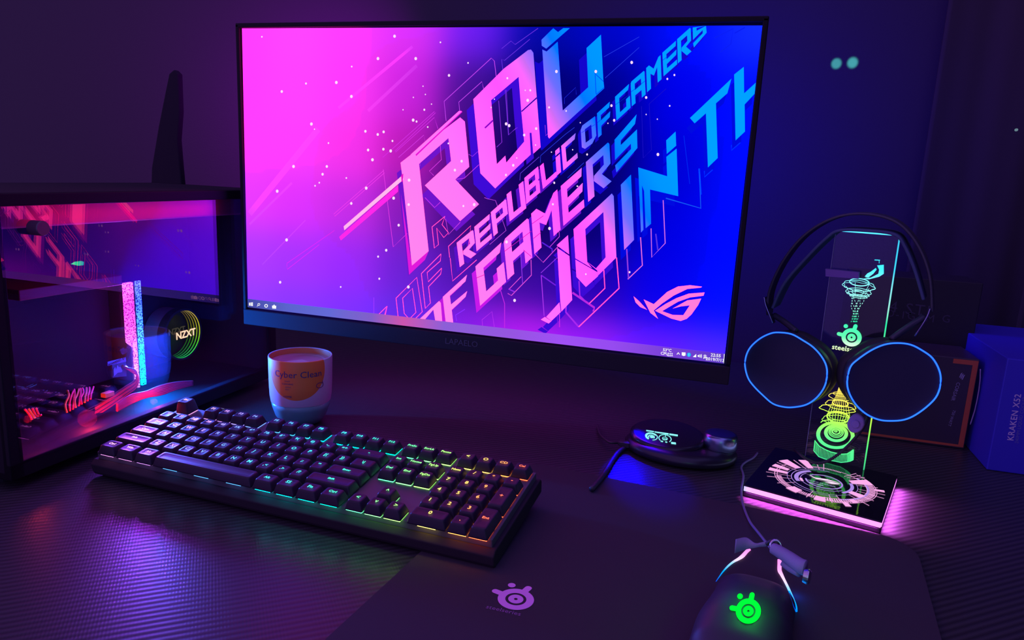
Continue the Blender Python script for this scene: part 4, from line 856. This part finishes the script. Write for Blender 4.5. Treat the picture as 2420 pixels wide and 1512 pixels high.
# green disc
def ring2(cx, cy, rx, ry, k, t=6, h=.0004, a0=0, a1=360, mi=0):
    tt = math.radians(t); n = 56; A = [math.radians(a0+(a1-a0)*i/n) for i in range(n if a1-a0 >= 360 else n+1)]
    f = lambda s: [up.px((cx+rx*s*math.cos(a)*math.cos(tt)-ry*s*math.sin(a)*math.sin(tt), cy+rx*s*math.cos(a)*math.sin(tt)+ry*s*math.sin(a)*math.cos(tt))) for a in A]
    if a1-a0 >= 360: flat(bm, upL, [f(1), f(k)], h)
    else: flat(bm, upL, [f(1)+list(reversed(f(k)))], h)
ring2(1974.5, 1028, 45.5, 32.5, .80); ring2(1976, 1023, 28.5, 21, .70); ring2(1976, 1021, 18, 13, .86); ring2(1976, 1020, 14.5, 10.5, .85); ring2(1976, 1019.5, 11, 7.5, .62); ring2(1975.5, 1019, 4, 2.6, .3)
ring2(1977, 1016, 43, 16, .90, 4, .0004, 180, 360)
# hatched skirt
qc = crop(1900, 880, 6.875)
upc = qc((180,1110), (250,1195), (345,1250), (440,1290), (530,1310), (620,1325), (700,1320), (760,1285), (800,1255)); loc_ = qc((160,1270), (240,1365), (330,1400), (420,1425), (510,1440), (600,1460), (700,1450), (750,1440), (795,1420))
sl(upc, .0010); sl(loc_, .0010); sl(qc((180,1100), (160,1270)), .0009); sl(qc((805,1250), (800,1420)), .0009)
def lerpp(L, t):
    t *= len(L)-1; i = min(int(t), len(L)-2); f = t-i; return (L[i][0]*(1-f)+L[i+1][0]*f, L[i][1]*(1-f)+L[i+1][1]*f)
for i in range(34): t = i/33; sl([lerpp(upc, t), lerpp(loc_, min(1, t*.97+.01))], .0006)
# badge on the upright
c0 = up.px((2012.5, 797)); r0 = abs(up.px((2036.5, 799))[0]-c0[0]); badge_bm(bm, upL, c0[0], c0[1], r0, .0004)
tpos = up.px((2005, 825)); add_text(bm, 'steelseries', .0082, frame(upL.w((tpos[0], tpos[1]), .0005), upL.x*1, upL.y), bold=.0001)
# cyan panel
cp = crop(1800, 500, 5.04)
for l in (cp((1375,640), (1455,632), (1455,740), (1400,775), (1280,805), (1200,800), (1300,785), (1390,740), (1400,690)), cp((1235,780), (1300,715), (1360,670), (1370,690), (1330,740), (1270,785)), cp((1225,775), (1260,735), (1300,715), (1295,735), (1260,765))):
    flat(bm, upL, [[up.px(p) for p in l]], .0004)
sl(cp((1345,575), (1410,578)), .0009); sl(cp((1400,580), (1400,615)), .0005)
obj('glowing_engraving', bm, zr('engraving_glow', 1.35), sheet)
# support ledge
le = [up.px(p) for p in cp((778,672), (1172,715), (1168,790), (780,760))]
bm = bmesh.new(); loft(bm, [[upL.w(p, h) for p in le] for h in (.0006, .010)]); obj('support_ledge', bm, pm('ledge', (.22, .12, .42), .5), sheet)
# lamps of the stand (base leds), they light the desk round the base and the ceiling side of the wall
def wpt(x, y, z): return Matrix.LocRotScale(st.location, st.rotation_euler, None) @ Vector((x, y, z))
light('strip_lamp_front', 'AREA', wpt(0, -hd-.0008, .0090), .10, (.9, .10, 1), BW*.95, .002, wpt(0, -hd-.009, -.02), spread=90)
light('strip_lamp_right', 'AREA', wpt(hw+.0008, 0, .0090), .16, (.85, .12, 1), BD*.9, .002, wpt(hw+.022, 0, -.02), spread=110)
sa, sb = at_y(1977, 152, .615), at_y(2015, 150, .615); src = wpt(0, .03, .0132+PH+.03)
light('stand_beam_left', 'SPOT', src, 110, (.12, 1, .72), .002, None, sa, 1.7, .6)
light('stand_beam_right', 'SPOT', src, 130, (.12, 1, .72), .002, None, sb, 1.8, .7)
# ================================================================== HEADSET
hs = thing('headset', 'black over-ear headset with blue ringed ear cups hanging on the stand', 'headset', (bc.x, bc.y, .03))
HI = Matrix.Translation(-hs.location)
k5 = crop(1700, 500, 2.52)
ringL = k5((350,717),(300,725),(240,755),(185,805),(158,860),(152,920),(170,990),(205,1040),(260,1095),(320,1145),(390,1165),(450,1165),(520,1150),(580,1110),(625,1050),(643,985),(640,920),(610,860),(560,805),(500,765),(430,727))
ringR = k5((1060,780),(980,790),(900,825),(820,880),(780,920),(762,980),(760,1040),(780,1100),(820,1160),(880,1210),(950,1240),(1020,1247),(1100,1240),(1170,1210),(1250,1150),(1300,1090),(1320,1010),(1310,940),(1270,870),(1210,825),(1140,790))
faceM = pm('cup_face', (.022, .024, .065), .6); cupM = pm('cup_shell', (.035, .04, .06), .38); cushM = pm('cushion', (.035, .032, .04), .6, spec=.3)
blue_ring = em('cup_ring_blue', (.03, .12, 1.0), 1.0)
m, N, K = newmat('cup_ring_glow'); N.clear(); o_ = N.new('ShaderNodeOutputMaterial'); e1 = N.new('ShaderNodeEmission'); lw = N.new('ShaderNodeLayerWeight'); lw.inputs[0].default_value = .35; rmp = N.new('ShaderNodeValToRGB')
K.new(lw.outputs['Facing'], rmp.inputs[0]); rmp.color_ramp.elements[0].color = (.03, .20, 1, 1); rmp.color_ramp.elements[1].color = (0, .02, .9, 1); rmp.color_ramp.elements[1].position = .75
K.new(rmp.outputs[0], e1.inputs[0]); e1.inputs[1].default_value = 1.6; K.new(e1.outputs[0], o_.inputs[0]); ringM = m
cups = []
for ring, cxy, nd, side in ((ringL, (1857, 872), (-.40, -.90, .02), -1), (ringR, (2112, 902), (.12, -.99, .0), 1)):
    n_ = Vector(nd).normalized(); depth = on_plane(cxy[0], cxy[1], up.P+up.n*.040, up.n); ex = Vector((0, 0, 1)).cross(n_).normalized(); 
    pl = Pl(depth, ex, (0, 0, 1)-Vector((0, 0, 0)) if False else Vector((0, 0, 1)))
    if pl.n.dot(n_) < 0: pl.n = -pl.n
    r3 = smooth_path([on_plane(p[0], p[1], pl.P, pl.n) for p in ring], 4, closed=True)
    c = sum(r3, Vector())/len(r3); 
    cupo = bpy.data.objects.new('ear_cup', None); COL.objects.link(cupo); cupo.parent = hs; cupo.location = HI @ c
    rel = [p-c for p in r3]; nn = pl.n
    # bodies recede from the viewer and toward the middle of the headset
    back = (-nn*1.0+Vector((-side*.12, 0, -.02))).normalized()
    bm = bmesh.new(); loft(bm, [[p*s+back*d for p in rel] for s, d in ((.965, .001), (1.0, .0012), (1.015, .004), (1.01, .010), (.97, .016), (.90, .019))], cap0=False)
    obj('cup_shell', bm, cupM, cupo, smooth=True)
    bm = bmesh.new(); loft(bm, [[p*s+nn*d for p in rel] for s, d in ((.965, -.0006), (.93, -.001), (.6, -.0012), (.2, -.0013))], cap0=False); bmesh.ops.recalc_face_normals(bm, faces=bm.faces)
    fo = obj('cup_face', bm, faceM, cupo, smooth=True)
    bm = bmesh.new(); tube(bm, [p*.992+nn*.0004 for p in rel], .00095, 8, closed=True); obj('light_ring', bm, ringM, cupo, smooth=True)
    bm = bmesh.new(); loft(bm, [[p*s+back*d for p in rel] for s, d in ((.88, .0195), (.96, .021), (.99, .025), (.99, .031), (.93, .036), (.78, .038), (.62, .036), (.6, .026))]); obj('ear_cushion', bm, cushM, cupo, smooth=True)
    cups.append((c, nn, back))
def hp(px, py, d): return HI @ on_plane(px, py, up.P+up.n*d, up.n)
def strap(name, pts, wid, th, mat_, d0=-.002, par=hs):
    P = smooth_path([hp(*p, 0) for p in pts], 6); bm = bmesh.new(); rings = []
    for i, p in enumerate(P):
        a = P[max(0, i-1)]; b = P[min(len(P)-1, i+1)]; t = (b-a).normalized(); o2 = t.cross(up.n).normalized(); t_n = i/(len(P)-1); w = wid*(.7+.3*math.sin(math.pi*t_n)); rings.append([p+up.n*(d0+w/2)+o2*th/2, p+up.n*(d0-w/2)+o2*th/2, p+up.n*(d0-w/2)-o2*th/2, p+up.n*(d0+w/2)-o2*th/2])
    loft(bm, rings); return obj(name, bm, mat_, par, smooth=False, bevel=.001)
hb = pm('headband_steel', (.05, .055, .075), .35); stp = pm('headband_strap', (.06, .10, .20), .6)
strap('headband', [(1818, 742), (1822, 690), (1850, 625), (1895, 565), (1950, 525), (2010, 506), (2075, 508), (2130, 530), (2172, 580), (2198, 650), (2204, 735)], .034, .0028, hb)
strap('headband_pad', [(1832, 725), (1862, 665), (1915, 605), (1958, 563), (1990, 543), (2052, 543), (2118, 552), (2142, 580), (2165, 635), (2185, 705)], .052, .0030, stp)
ym = pm('yoke_steel', (.30, .36, .55), .25, metal=1)
for pts in ([(1814, 698), (1818, 714), (1827, 738), (1835, 760)], [(2201, 724), (2194, 742), (2181, 764), (2163, 790)]):
    strap('yoke', pts, .016, .0016, ym, .012)
for cxp, (px, py), (qx, qy) in ((0, (1830, 745), (1850, 805)), (1, (2186, 748), (2150, 815))):
    bm = bmesh.new(); c = cups[cxp]; a = hp(px, py, .004); e = HI @ (c[0]+c[2]*.016+Vector((0, 0, .043))); tube(bm, smooth_path([a, (a+e)/2+Vector((0, 0, .001)), e], 5), .0035, 10); obj('yoke_arm', bm, cupM, hs, smooth=True)
# microphone: lilac foam disc on a dark boom
mc = hp(2023, 1000, .030); mp = Pl(mc, up.x, (0, 0, 1)); 
if mp.n.dot(up.n) < 0: mp.n = -mp.n
def mell(rx, ry, h, n=32, t=math.radians(-14)): return [mp.w((rx*math.cos(a)*math.cos(t)-ry*math.sin(a)*math.sin(t), rx*math.cos(a)*math.sin(t)+ry*math.sin(a)*math.cos(t)), h) for a in [2*math.pi*i/n for i in range(n)]]
bm = bmesh.new(); loft(bm, [mell(.0072, .0102, -.006), mell(.0082, .0112, -.003), mell(.0082, .0112, .001), mell(.0074, .0104, .0028)]); mic = obj('microphone', bm, M['fabric'], hs, smooth=False, bevel=.0008); mic['label'] = 'lilac foam microphone'
bm = bmesh.new(); loft(bm, [mell(.0042, .0045, .002), mell(.0042, .0045, .0042), mell(.0036, .0039, .0048)]); obj('microphone_knob', bm, M['fabric'], mic)
bm = bmesh.new(); tube(bm, smooth_path([hp(2036, 985, .026), hp(2048, 968, .028), hp(2066, 945, .022), hp(2085, 930, .016)], 5), .0022, 8); obj('microphone_boom', bm, M['rubber'], hs, smooth=True)
# audio lead looping down in front of the upright
bm = bmesh.new(); tube(bm, smooth_path([hp(2052, 985, .012), hp(2040, 1010, .016), hp(2018, 1038, .02), hp(1990, 1066, .024), hp(1958, 1088, .028), hp(1930, 1094, .030), hp(1905, 1084, .03), hp(1890, 1072, .026), hp(1878, 1062, .006)], 6), .0017, 8); obj('audio_lead', bm, M['rubber'], hs, smooth=True)
# ================================================================== USB SOUND UNIT (round, with screen and knob)
dc = at_z(1604, 1078, .0); 
dac = thing('sound_controller', 'round black desktop sound controller with a small cyan dial display', 'audio controller', (dc.x, dc.y+.010, 0), (0, 0, math.radians(-8)))
bm = bmesh.new(); 
def el(rx, ry, z, cx=0, cy=0, n=56): return [Vector((cx+rx*math.cos(2*math.pi*i/n), cy+ry*math.sin(2*math.pi*i/n), z)) for i in range(n)]
loft(bm, [el(.060, .046, .0004), el(.067, .052, .004), el(.068, .053, .009), el(.064, .050, .014), el(.055, .044, .0165)]); obj('body', bm, pm('controller_body', (.02, .018, .03), .3), dac, smooth=True)
tl_ = Matrix.Translation((-.016, -.003, .016)) @ Matrix.Rotation(math.radians(10), 4, 'X')
bm = bmesh.new(); loft(bm, [el(.044, .036, -.004), el(.046, .037, .003), el(.0455, .0365, .0065), el(.043, .0345, .0085), el(.040, .032, .0088)]); bmesh.ops.transform(bm, matrix=tl_, verts=bm.verts); fpl = obj('face_plate', bm, pm('controller_face', (.02, .018, .03), .22), dac, smooth=True)
bm = bmesh.new(); lathe(bm, [(.0185, .013), (.020, .018), (.020, .030), (.0185, .0335), (.015, .0345), (.0002, .0345)], 48, (.046, .004, 0)); kn = obj('volume_knob', bm, pm('knob_metal', (.32, .38, .55), .28, metal=1), dac, smooth=True)
# little display
DI = Matrix.LocRotScale(dac.location, dac.rotation_euler, None); DM = DI @ tl_
dpl = Pl(DM @ Vector((0, 0, .0090)), DM.to_3x3() @ Vector((1, 0, 0)), DM.to_3x3() @ Vector((0, 1, 0))); dinv = DI.inverted()
dplL = Pl(dinv @ dpl.P, dinv.to_3x3() @ dpl.x, dinv.to_3x3() @ dpl.y)
qd = crop(1350, 960, 5.04)
def dl(*p): return [dpl.px(q) for q in qd(*p)]
bm = bmesh.new()
flat(bm, dplL, [dl((893,283), (985,297), (985,308), (893,296))], .0003); flat(bm, dplL, [dl((993,300), (1160,323), (1160,340), (993,312))], .0003); flat(bm, dplL, [dl((1168,325), (1270,340), (1268,358), (1168,343))], .0003)
def dring(cx, cy, r1, r0, ry=.62, a0=0, a1=360, dx=0):
    n = 36; A = [math.radians(a0+(a1-a0)*i/n) for i in range(n+1 if a1-a0 < 360 else n)]
    o1 = dl(*[(cx+r1*math.cos(a), cy+r1*ry*math.sin(a)+.13*r1*math.cos(a)) for a in A]); o2 = dl(*[(cx+r0*math.cos(a), cy+r0*ry*math.sin(a)+.13*r0*math.cos(a)) for a in A])
    if a1-a0 < 360: flat(bm, dplL, [o1+list(reversed(o2))], .0003)
    else: flat(bm, dplL, [o1, o2], .0003)
dring(955, 360, 76, 50, .6, 120, 330); dring(955, 360, 76, 66, .6, -30, 80); dring(955, 365, 40, 28, .6, 150, 400); dring(958, 366, 22, 4, .6)
dring(1117, 385, 78, 68, .62, -220, 45); dring(1115, 386, 33, 26, .62); flat(bm, dplL, [dl((1092,384), (1140,388), (1140,396), (1092,392))], .0003); flat(bm, dplL, [dl((1120,345), (1127,346), (1125,368), (1119,367))], .0003)
flat(bm, dplL, [dl((1190,426), (1245,432), (1248,455), (1190,448))], .0003); flat(bm, dplL, [dl((1065,410), (1095,415), (1092,428), (1065,422))], .0003); flat(bm, dplL, [dl((1120,420), (1145,424), (1142,436), (1118,430))], .0003)
obj('display', bm, em('display_cyan', (.25, .95, .95), 1.3), dac)
# usb lead with plug beside it, and the keyboard's cable
bm = bmesh.new(); tube(bm, smooth_path([at_z(1412, 1005, .004), at_z(1418, 1025, .006), at_z(1430, 1038, .008), at_z(1444, 1046, .009), at_z(1462, 1046, .008)], 6), .0016, 8)
ucab = obj('lead', bm, M['rubber'], None, smooth=True)
ul = thing('usb_lead', 'thin black lead with a small plug left of the sound controller', 'cable', at_z(1440, 1046, 0)); ucab.parent = ul; ucab.location = -ul.location
p1, p2 = at_z(1460, 1046, .008), at_z(1478, 1049, .008); bm = bmesh.new(); d_ = (p2-p1).normalized(); s_ = Vector((-d_.y, d_.x, 0))
loft(bm, [[p1+d_*t+s_*a*w+Vector((0, 0, b*w*.7)) for a, b in ((-1, -1), (1, -1), (1, 1), (-1, 1))] for t, w in ((0, .002), (.003, .0042), (.014, .0046), (.017, .003))]); po = obj('plug', bm, M['plastic'], ul, bevel=.0006); po.location = -ul.location
bm = bmesh.new(); tube(bm, smooth_path([at_z(1480, 1056, .0038), at_z(1462, 1068, .0038), at_z(1448, 1086, .0038), at_z(1437, 1104, .0050), at_z(1420, 1130, .0065), at_z(1398, 1156, .0065)], 6), .0030, 10)
bo = tag(obj('braided_cable', bm, pm('braided', (.04, .035, .05), .4, noise=(1500, .6)), None, smooth=True), 'thick black braided cable running forward off the mat edge left of the controller', 'cable')
# ================================================================== MOUSE
mo0 = at_z(1767, 1440, .033); fr0 = at_z(1812, 1300, .020)
dirv = Vector((fr0.x-mo0.x, fr0.y-mo0.y, 0)).normalized(); myaw = math.atan2(dirv.y, dirv.x)-math.pi/2
mpos = Vector((mo0.x, mo0.y, .0030))+dirv*.012
mouse = thing('mouse', 'black mouse with a glowing green badge and blue-pink side light strips', 'mouse', mpos, (0, 0, myaw))
def mw(y):  # half width along length
    T = [(-.068, .012), (-.060, .026), (-.045, .034), (-.02, .0345), (.0, .0315), (.025, .030), (.045, .0305), (.058, .027), (.064, .018)]
    for (a, wa), (b, wb) in zip(T, T[1:]):
        if y <= b: t = (y-a)/(b-a); t = max(0, min(1, t)); return wa*(1-t)+wb*t
    return T[-1][1]
def mh(y):
    T = [(-.068, .010), (-.060, .020), (-.045, .032), (-.025, .0385), (-.005, .0385), (.02, .033), (.045, .0245), (.058, .0185), (.064, .012)]
    for (a, wa), (b, wb) in zip(T, T[1:]):
        if y <= b: t = (y-a)/(b-a); t = max(0, min(1, t)); return wa*(1-t)+wb*t
    return T[-1][1]
def msurf(y, a):   # a in 0..pi across
    w = mw(y); h = mh(y); c = math.cos(a); s = math.sin(a); e = .72
    return Vector((-w*math.copysign(abs(c)**e, c), y, .002+(h-.002)*abs(s)**e))
ys = smooth_path([(y, 0, 0) for y in (-.068, -.060, -.045, -.025, -.005, .02, .045, .058, .064)], 4); ys = [p.x for p in ys]
bm = bmesh.new(); loft(bm, [[msurf(y, math.pi*j/24) for j in range(25)]+[Vector((mw(y)*.9, y, .0006)), Vector((-mw(y)*.9, y, .0006))] for y in ys]); bmesh.ops.recalc_face_normals(bm, faces=bm.faces)
msm = pm('mouse_shell', (.030, .028, .045), .5); shell = obj('shell', bm, msm, mouse, smooth=True)
sub = shell.modifiers.new('s', 'SUBSURF'); sub.levels = 1; sub.render_levels = 1
MI2 = Matrix.LocRotScale(mouse.location, mouse.rotation_euler, None); MIi = MI2.inverted()
# curved surface patches: project picture points on the shell by ray marching
def hit_mouse(px, py, lift=.0006):
    d = ray(px, py); o1 = MIi @ CAM; d1 = MIi.to_3x3() @ d; t = .3; prev = None
    for i in range(900):
        q = o1+d1*t; y = q.y
        if -.068 < y < .064 and abs(q.x) < mw(y):
            w = mw(y); c = min(1, abs(q.x)/w); s = (1-(c**(1/.72))**2)**.5 if c < 1 else 0
            if q.z <= .002+(mh(y)-.002)*s**.72: break
        if q.z < .001: break
        t += .0008
    return q-d1.normalized()*lift
km = crop(1640, 1250, 5.772)
def strip(bm, pts, lift=.0008, n=5):
    """pts: list of (centre u, v, half width) in crop units"""
    L = []; Rr = []; P = smooth_path([Vector((p[0], p[1], p[2])) for p in pts], n)
    for i, p in enumerate(P):
        a = P[max(0, i-1)]; b = P[min(len(P)-1, i+1)]; d = Vector((b.x-a.x, b.y-a.y)).normalized(); k = Vector((-d.y, d.x))*p.z
        L.append(bm.verts.new(hit_mouse(*km((p.x+k.x, p.y+k.y))[0], lift))); Rr.append(bm.verts.new(hit_mouse(*km((p.x-k.x, p.y-k.y))[0], lift)))
    for i in range(len(P)-1): bm.faces.new((L[i], Rr[i], Rr[i+1], L[i+1]))
sg = lambda nm, ylo, yhi: em_ramp(nm, (0, 1, 0), ylo, yhi, [(0, (0, .08, 1)), (.3, (0, .35, 1)), (.52, (.25, .55, 1)), (.66, (.95, .55, 1)), (.8, (1, .30, .85)), (1, (1, .22, .75))], 1.5)
bm = bmesh.new(); strip(bm, [(765, 268, 22), (720, 305, 24), (665, 365, 26), (610, 405, 20), (540, 445, 15), (470, 500, 13), (400, 575, 9), (345, 650, 6), (300, 715, 3)]); ysl = [v.co.y for v in bm.verts]; obj('light_strip', bm, sg('strip_left', min(ysl), max(ysl)), mouse)
bm = bmesh.new(); strip(bm, [(1168, 410, 28), (1168, 470, 28), (1168, 560, 28), (1195, 620, 22), (1235, 700, 17), (1280, 790, 17), (1320, 880, 17), (1355, 970, 20), (1385, 1060, 22), (1400, 1130, 12)]); ysl = [v.co.y for v in bm.verts]; obj('light_strip', bm, sg('strip_right', min(ysl), max(ysl)), mouse)
# badge on the shell
bm = bmesh.new(); cxm, cym, Rm = 742, 1118, 172
for k, grp in enumerate(badge(36)):
    loops = []
    for l in grp:
        ca, sa = math.cos(math.radians(-3)), math.sin(math.radians(-3))
        loops.append([(cxm+Rm*(x*ca-y*sa), cym-Rm*(x*sa+y*ca)) for x, y in l])
    tri = tessellate_polygon([[Vector((a, b, 0)) for a, b in l] for l in loops]); fl = [p for l in loops for p in l]; vs = [bm.verts.new(hit_mouse(*km(p)[0], .0011+.0001*k)) for p in fl]
    for t in tri: bm.faces.new([vs[i] for i in t])
obj('badge_light', bm, em('badge_green', (.0, 1, .03), 1.6), mouse)
# glow of the badge lamp on the shell around it
bp0 = MI2 @ (hit_mouse(*km((742, 1118))[0], .0)+Vector((0, .004, .015))); light('badge_lamp', 'POINT', bp0, .035, (0, 1, .06), .010)
bp1 = MI2 @ hit_mouse(*km((1330, 820))[0], .010); light('side_lamp_right', 'POINT', bp1+Vector((.004, 0, 0)), .004, (0, .1, 1), .003)
bm = bmesh.new(); f1 = MIi @ at_z(1826, 1288, .014)
path = [MIi @ p for p in (at_z(1815, 1284, .020), at_z(1795, 1262, .012), at_z(1772, 1232, .0062), at_z(1757, 1195, .0055), at_z(1752, 1160, .006), at_z(1757, 1125, .0035), at_z(1752, 1104, .0035), at_z(1762, 1092, .0035), at_z(1780, 1082, .0035), at_z(1790, 1070, .0035))]
path[0] = MIi @ at_z(1822, 1296, .016)
tube(bm, smooth_path(path, 7), .0012, 8); obj('mouse_cable', bm, pm('mouse_cable', (.20, .17, .30), .45), mouse, smooth=True)
# cable strap around the mouse cable
sp0 = at_z(1820, 1288, .034)
cs = thing('cable_strap', 'lilac leather cable strap with a metal snap lying across the mouse nose', 'cable strap', sp0)
CI = Matrix.Translation(-sp0)
def kp(u, v, z): return CI @ at_z(*km((u, v))[0], z)
lm = pm('lilac_leather', (.30, .22, .42), .7, noise=(900, .4))
bm = bmesh.new(); A = [kp(u, v, z) for u, v, z in ((560,235,.031), (700,200,.032), (820,225,.033), (900,215,.034), (990,200,.035))]; hwid = [.0075, .0065, .0026, .0022, .0030]
rings = []
P = smooth_path(A, 5); Wd = smooth_path([(w, 0, 0) for w in hwid], 5)
for i, p in enumerate(P): w = Wd[i].x; rings.append([p+Vector((0, -w*.5, -w*.6)), p+Vector((0, w*.5, w*.6)), p+Vector((.0006, w*.5+.0008, w*.6)), p+Vector((.0006, -w*.5+.0008, -w*.6))])
loft(bm, rings); obj('strap_tail', bm, lm, cs, smooth=True)
bm = bmesh.new(); tube(bm, smooth_path([kp(1075, 262, .036), kp(1150, 300, .036), kp(1300, 395, .035), kp(1450, 500, .034), kp(1520, 530, .034)], 5), .0062, 16, rf=lambda t: .72+.34*t if t < .9 else 1.0); obj('strap_roll', bm, lm, cs, smooth=True)
bm = bmesh.new(); tube(bm, smooth_path([kp(1215, 460, .028), kp(1300, 530, .027), kp(1440, 605, .028)], 4), .0030, 10); obj('strap_fold', bm, lm, cs, smooth=True)
bm = bmesh.new(); c_s = kp(1548, 648, .031); ax = (CI @ at_z(*km((1590, 660))[0], .031)-c_s).normalized(); sd = ax.cross(Vector((0, 0, 1))).normalized(); u_ = sd.cross(ax)
loft(bm, [circ(c_s+ax*t, r, sd, u_, 20) for t, r in ((-.003, .0050), (0, .0060), (.001, .0060), (.0025, .0045))]); obj('snap_button', bm, M['metal'], cs)
bm = bmesh.new(); c_s = kp(1118, 232, .038); tube(bm, [c_s+Vector((.0042*math.cos(a), .002*math.sin(a), .0042*math.sin(a))) for a in [k*math.pi/8 for k in range(16)]], .0012, 8, closed=True); obj('metal_ring', bm, M['metal'], cs, smooth=True)
bm = bmesh.new(); tube(bm, smooth_path([kp(995, 205, .036), kp(1060, 165, .040), kp(1130, 190, .040), kp(1100, 260, .037)], 5), .0018, 8); obj('cord_loop', bm, M['rubber'], cs, smooth=True)
# ================================================================== BOXES at the right rear
# power supply box: dark, orange line along two edges of its face
cy_ = .215
q0 = at_y(2279, 1044, cy_); fTR = at_y(2310, 853, cy_); fx1 = (q0.x+fTR.x)/2+.002; ztop = fTR.z; pw = .16
psb = thing('power_supply_box', 'dark carton with an orange bordered face standing behind the headset', 'box', (fx1-pw/2, cy_+.045, 0))
def lb_(x, y, z): return Vector((x, y, z))-psb.location
obj('carton', B((lb_(fx1-pw, cy_, .0003), lb_(fx1, cy_+.08, ztop+.002))), pm('carton_dark', (.05, .035, .055), .4), psb, bevel=.0015)
bm = bmesh.new(); box(bm, lb_(fx1-.0075, cy_-.0006, .006), lb_(fx1-.0015, cy_-.0001, ztop)); box(bm, lb_(fx1-.030, cy_-.0006, ztop-.006), lb_(fx1-.0075, cy_-.0001, ztop)); box(bm, lb_(fx1-pw+.002, cy_-.0006, .003), lb_(fx1-.0015, cy_-.00015, .006))
obj('orange_border', bm, pm('orange_ink', (.62, .12, .045), .5), psb)
pw_ink = pm('carton_ink', (.40, .36, .50), .5)
for body, px, py, s in (('CORSAIR', 2258, 925, .0062), ('750 WATT', 2249, 988, .0048)):
    p = at_y(px, py, cy_-.0008)-psb.location; bm = bmesh.new(); add_text(bm, body, s, frame(p, Vector((-.12, 0, -1)).normalized(), Vector((1, 0, -.12)).normalized())); obj('print', bm, pw_ink, psb)
p = at_y(2271, 886, cy_-.0008)-psb.location; bm = bmesh.new(); s = .0035
for k in range(3): flat(bm, Pl(p+Vector((k*.0016-.0016, 0, -k*.0012)), (1, 0, 0), (0, 0, 1)), [[(0, -s), (.0012, -s), (.003, s), (.0012, s*.6)]], 0)
obj('sail_emblem', bm, pw_ink, psb)
bm = bmesh.new(); tube(bm, smooth_path([at_y(2317, 872, cy_-.002)-psb.location, at_y(2315, 910, cy_-.002)-psb.location, at_y(2306, 960, cy_-.002)-psb.location, at_y(2293, 1003, cy_-.002)-psb.location], 5), .0007, 6); obj('edge_sheen', bm, pm('edge_sheen_pale', (.5, .35, .6), .2), psb, smooth=True)  # thin pale tube drawn for the sheen along the box edge
# cooler box at the frame edge
ky = .147; kx0 = at_y(2331, 1111, ky).x; kz = at_y(2376, 846, ky).z
kbx = thing('cooler_box', 'violet cooler carton, blue light in its colour, with white product lettering at the right edge', 'box', (kx0+.07, ky+.10, 0))
def kb_(x, y, z): return Vector((x, y, z))-kbx.location
obj('carton', B((kb_(kx0, ky, .0003), kb_(kx0+.14, ky+.24, kz))), pm('carton_violet_bluelit', (.045, .035, .62), .5), kbx, bevel=.0012)  # violet carton with the blue light on it put into its colour
kink = pm('kraken_ink', (.75, .65, .85), .5)
ta, tb_ = at_y(2388, 1042, ky-.0008), at_y(2407, 930, ky-.0008); td = (tb_-ta)
bm = bmesh.new(); add_text(bm, 'KRAKEN X52', td.length/6.3, frame((ta+tb_)/2-kbx.location, td.normalized(), Vector((-td.z, 0, td.x)).normalized()), spacing=1.08, bold=.00012); obj('print', bm, kink, kbx)
bm = bmesh.new(); ta, tb_ = at_y(2404, 1040, ky-.0008), at_y(2420, 945, ky-.0008); add_text(bm, '240MM LIQUID COOLER', td.length/11, frame((ta+tb_)/2-kbx.location, td.normalized(), Vector((-td.z, 0, td.x)).normalized())); obj('print', bm, pm('kraken_ink_dim', (.2, .2, .6), .5), kbx)
# dark graphics card carton behind
gy = .30; ga, gb_ = at_y(2070, 700, gy), at_y(2262, 800, gy)
gbx = thing('graphics_card_box', 'near-black tall carton with faint grey lettering behind the headset', 'box', ((ga.x+gb_.x)/2, gy+.04, 0))
obj('carton', B((Vector((ga.x-.03, gy, .0003))-gbx.location, Vector((gb_.x+.02, gy+.08, ga.z+.03))-gbx.location)), pm('carton_black', (.016, .014, .02), .6), gbx, bevel=.0012)
bm = bmesh.new()
for body, px, py, s in (('4 STI', 2150, 731, .022), ('O-1GAM', 2150, 747, .015), ('G', 2236, 754, .015)):
    p = at_y(px, py, gy-.0006)-gbx.location; add_text(bm, body, s, frame(p, Vector((1, 0, -.04)).normalized(), (0, 0, 1)), spacing=1.15)
obj('print', bm, pm('carton_print', (.060, .048, .075), .5), gbx)
# tiny far light near the right edge, built as a glowing stud
p = at_y(2401, 307, .56); bm = bmesh.new(); lathe(bm, [(.0022, 0), (.0022, .003), (.001, .004)], 14); ho = obj('small_far_light', bm, em('far_glint', (.25, .42, .5), .5)); ho.location = p; ho.rotation_euler = (math.radians(90), 0, 0); tag(ho, 'tiny pale stud light on the dark curtain near the right edge', 'light')
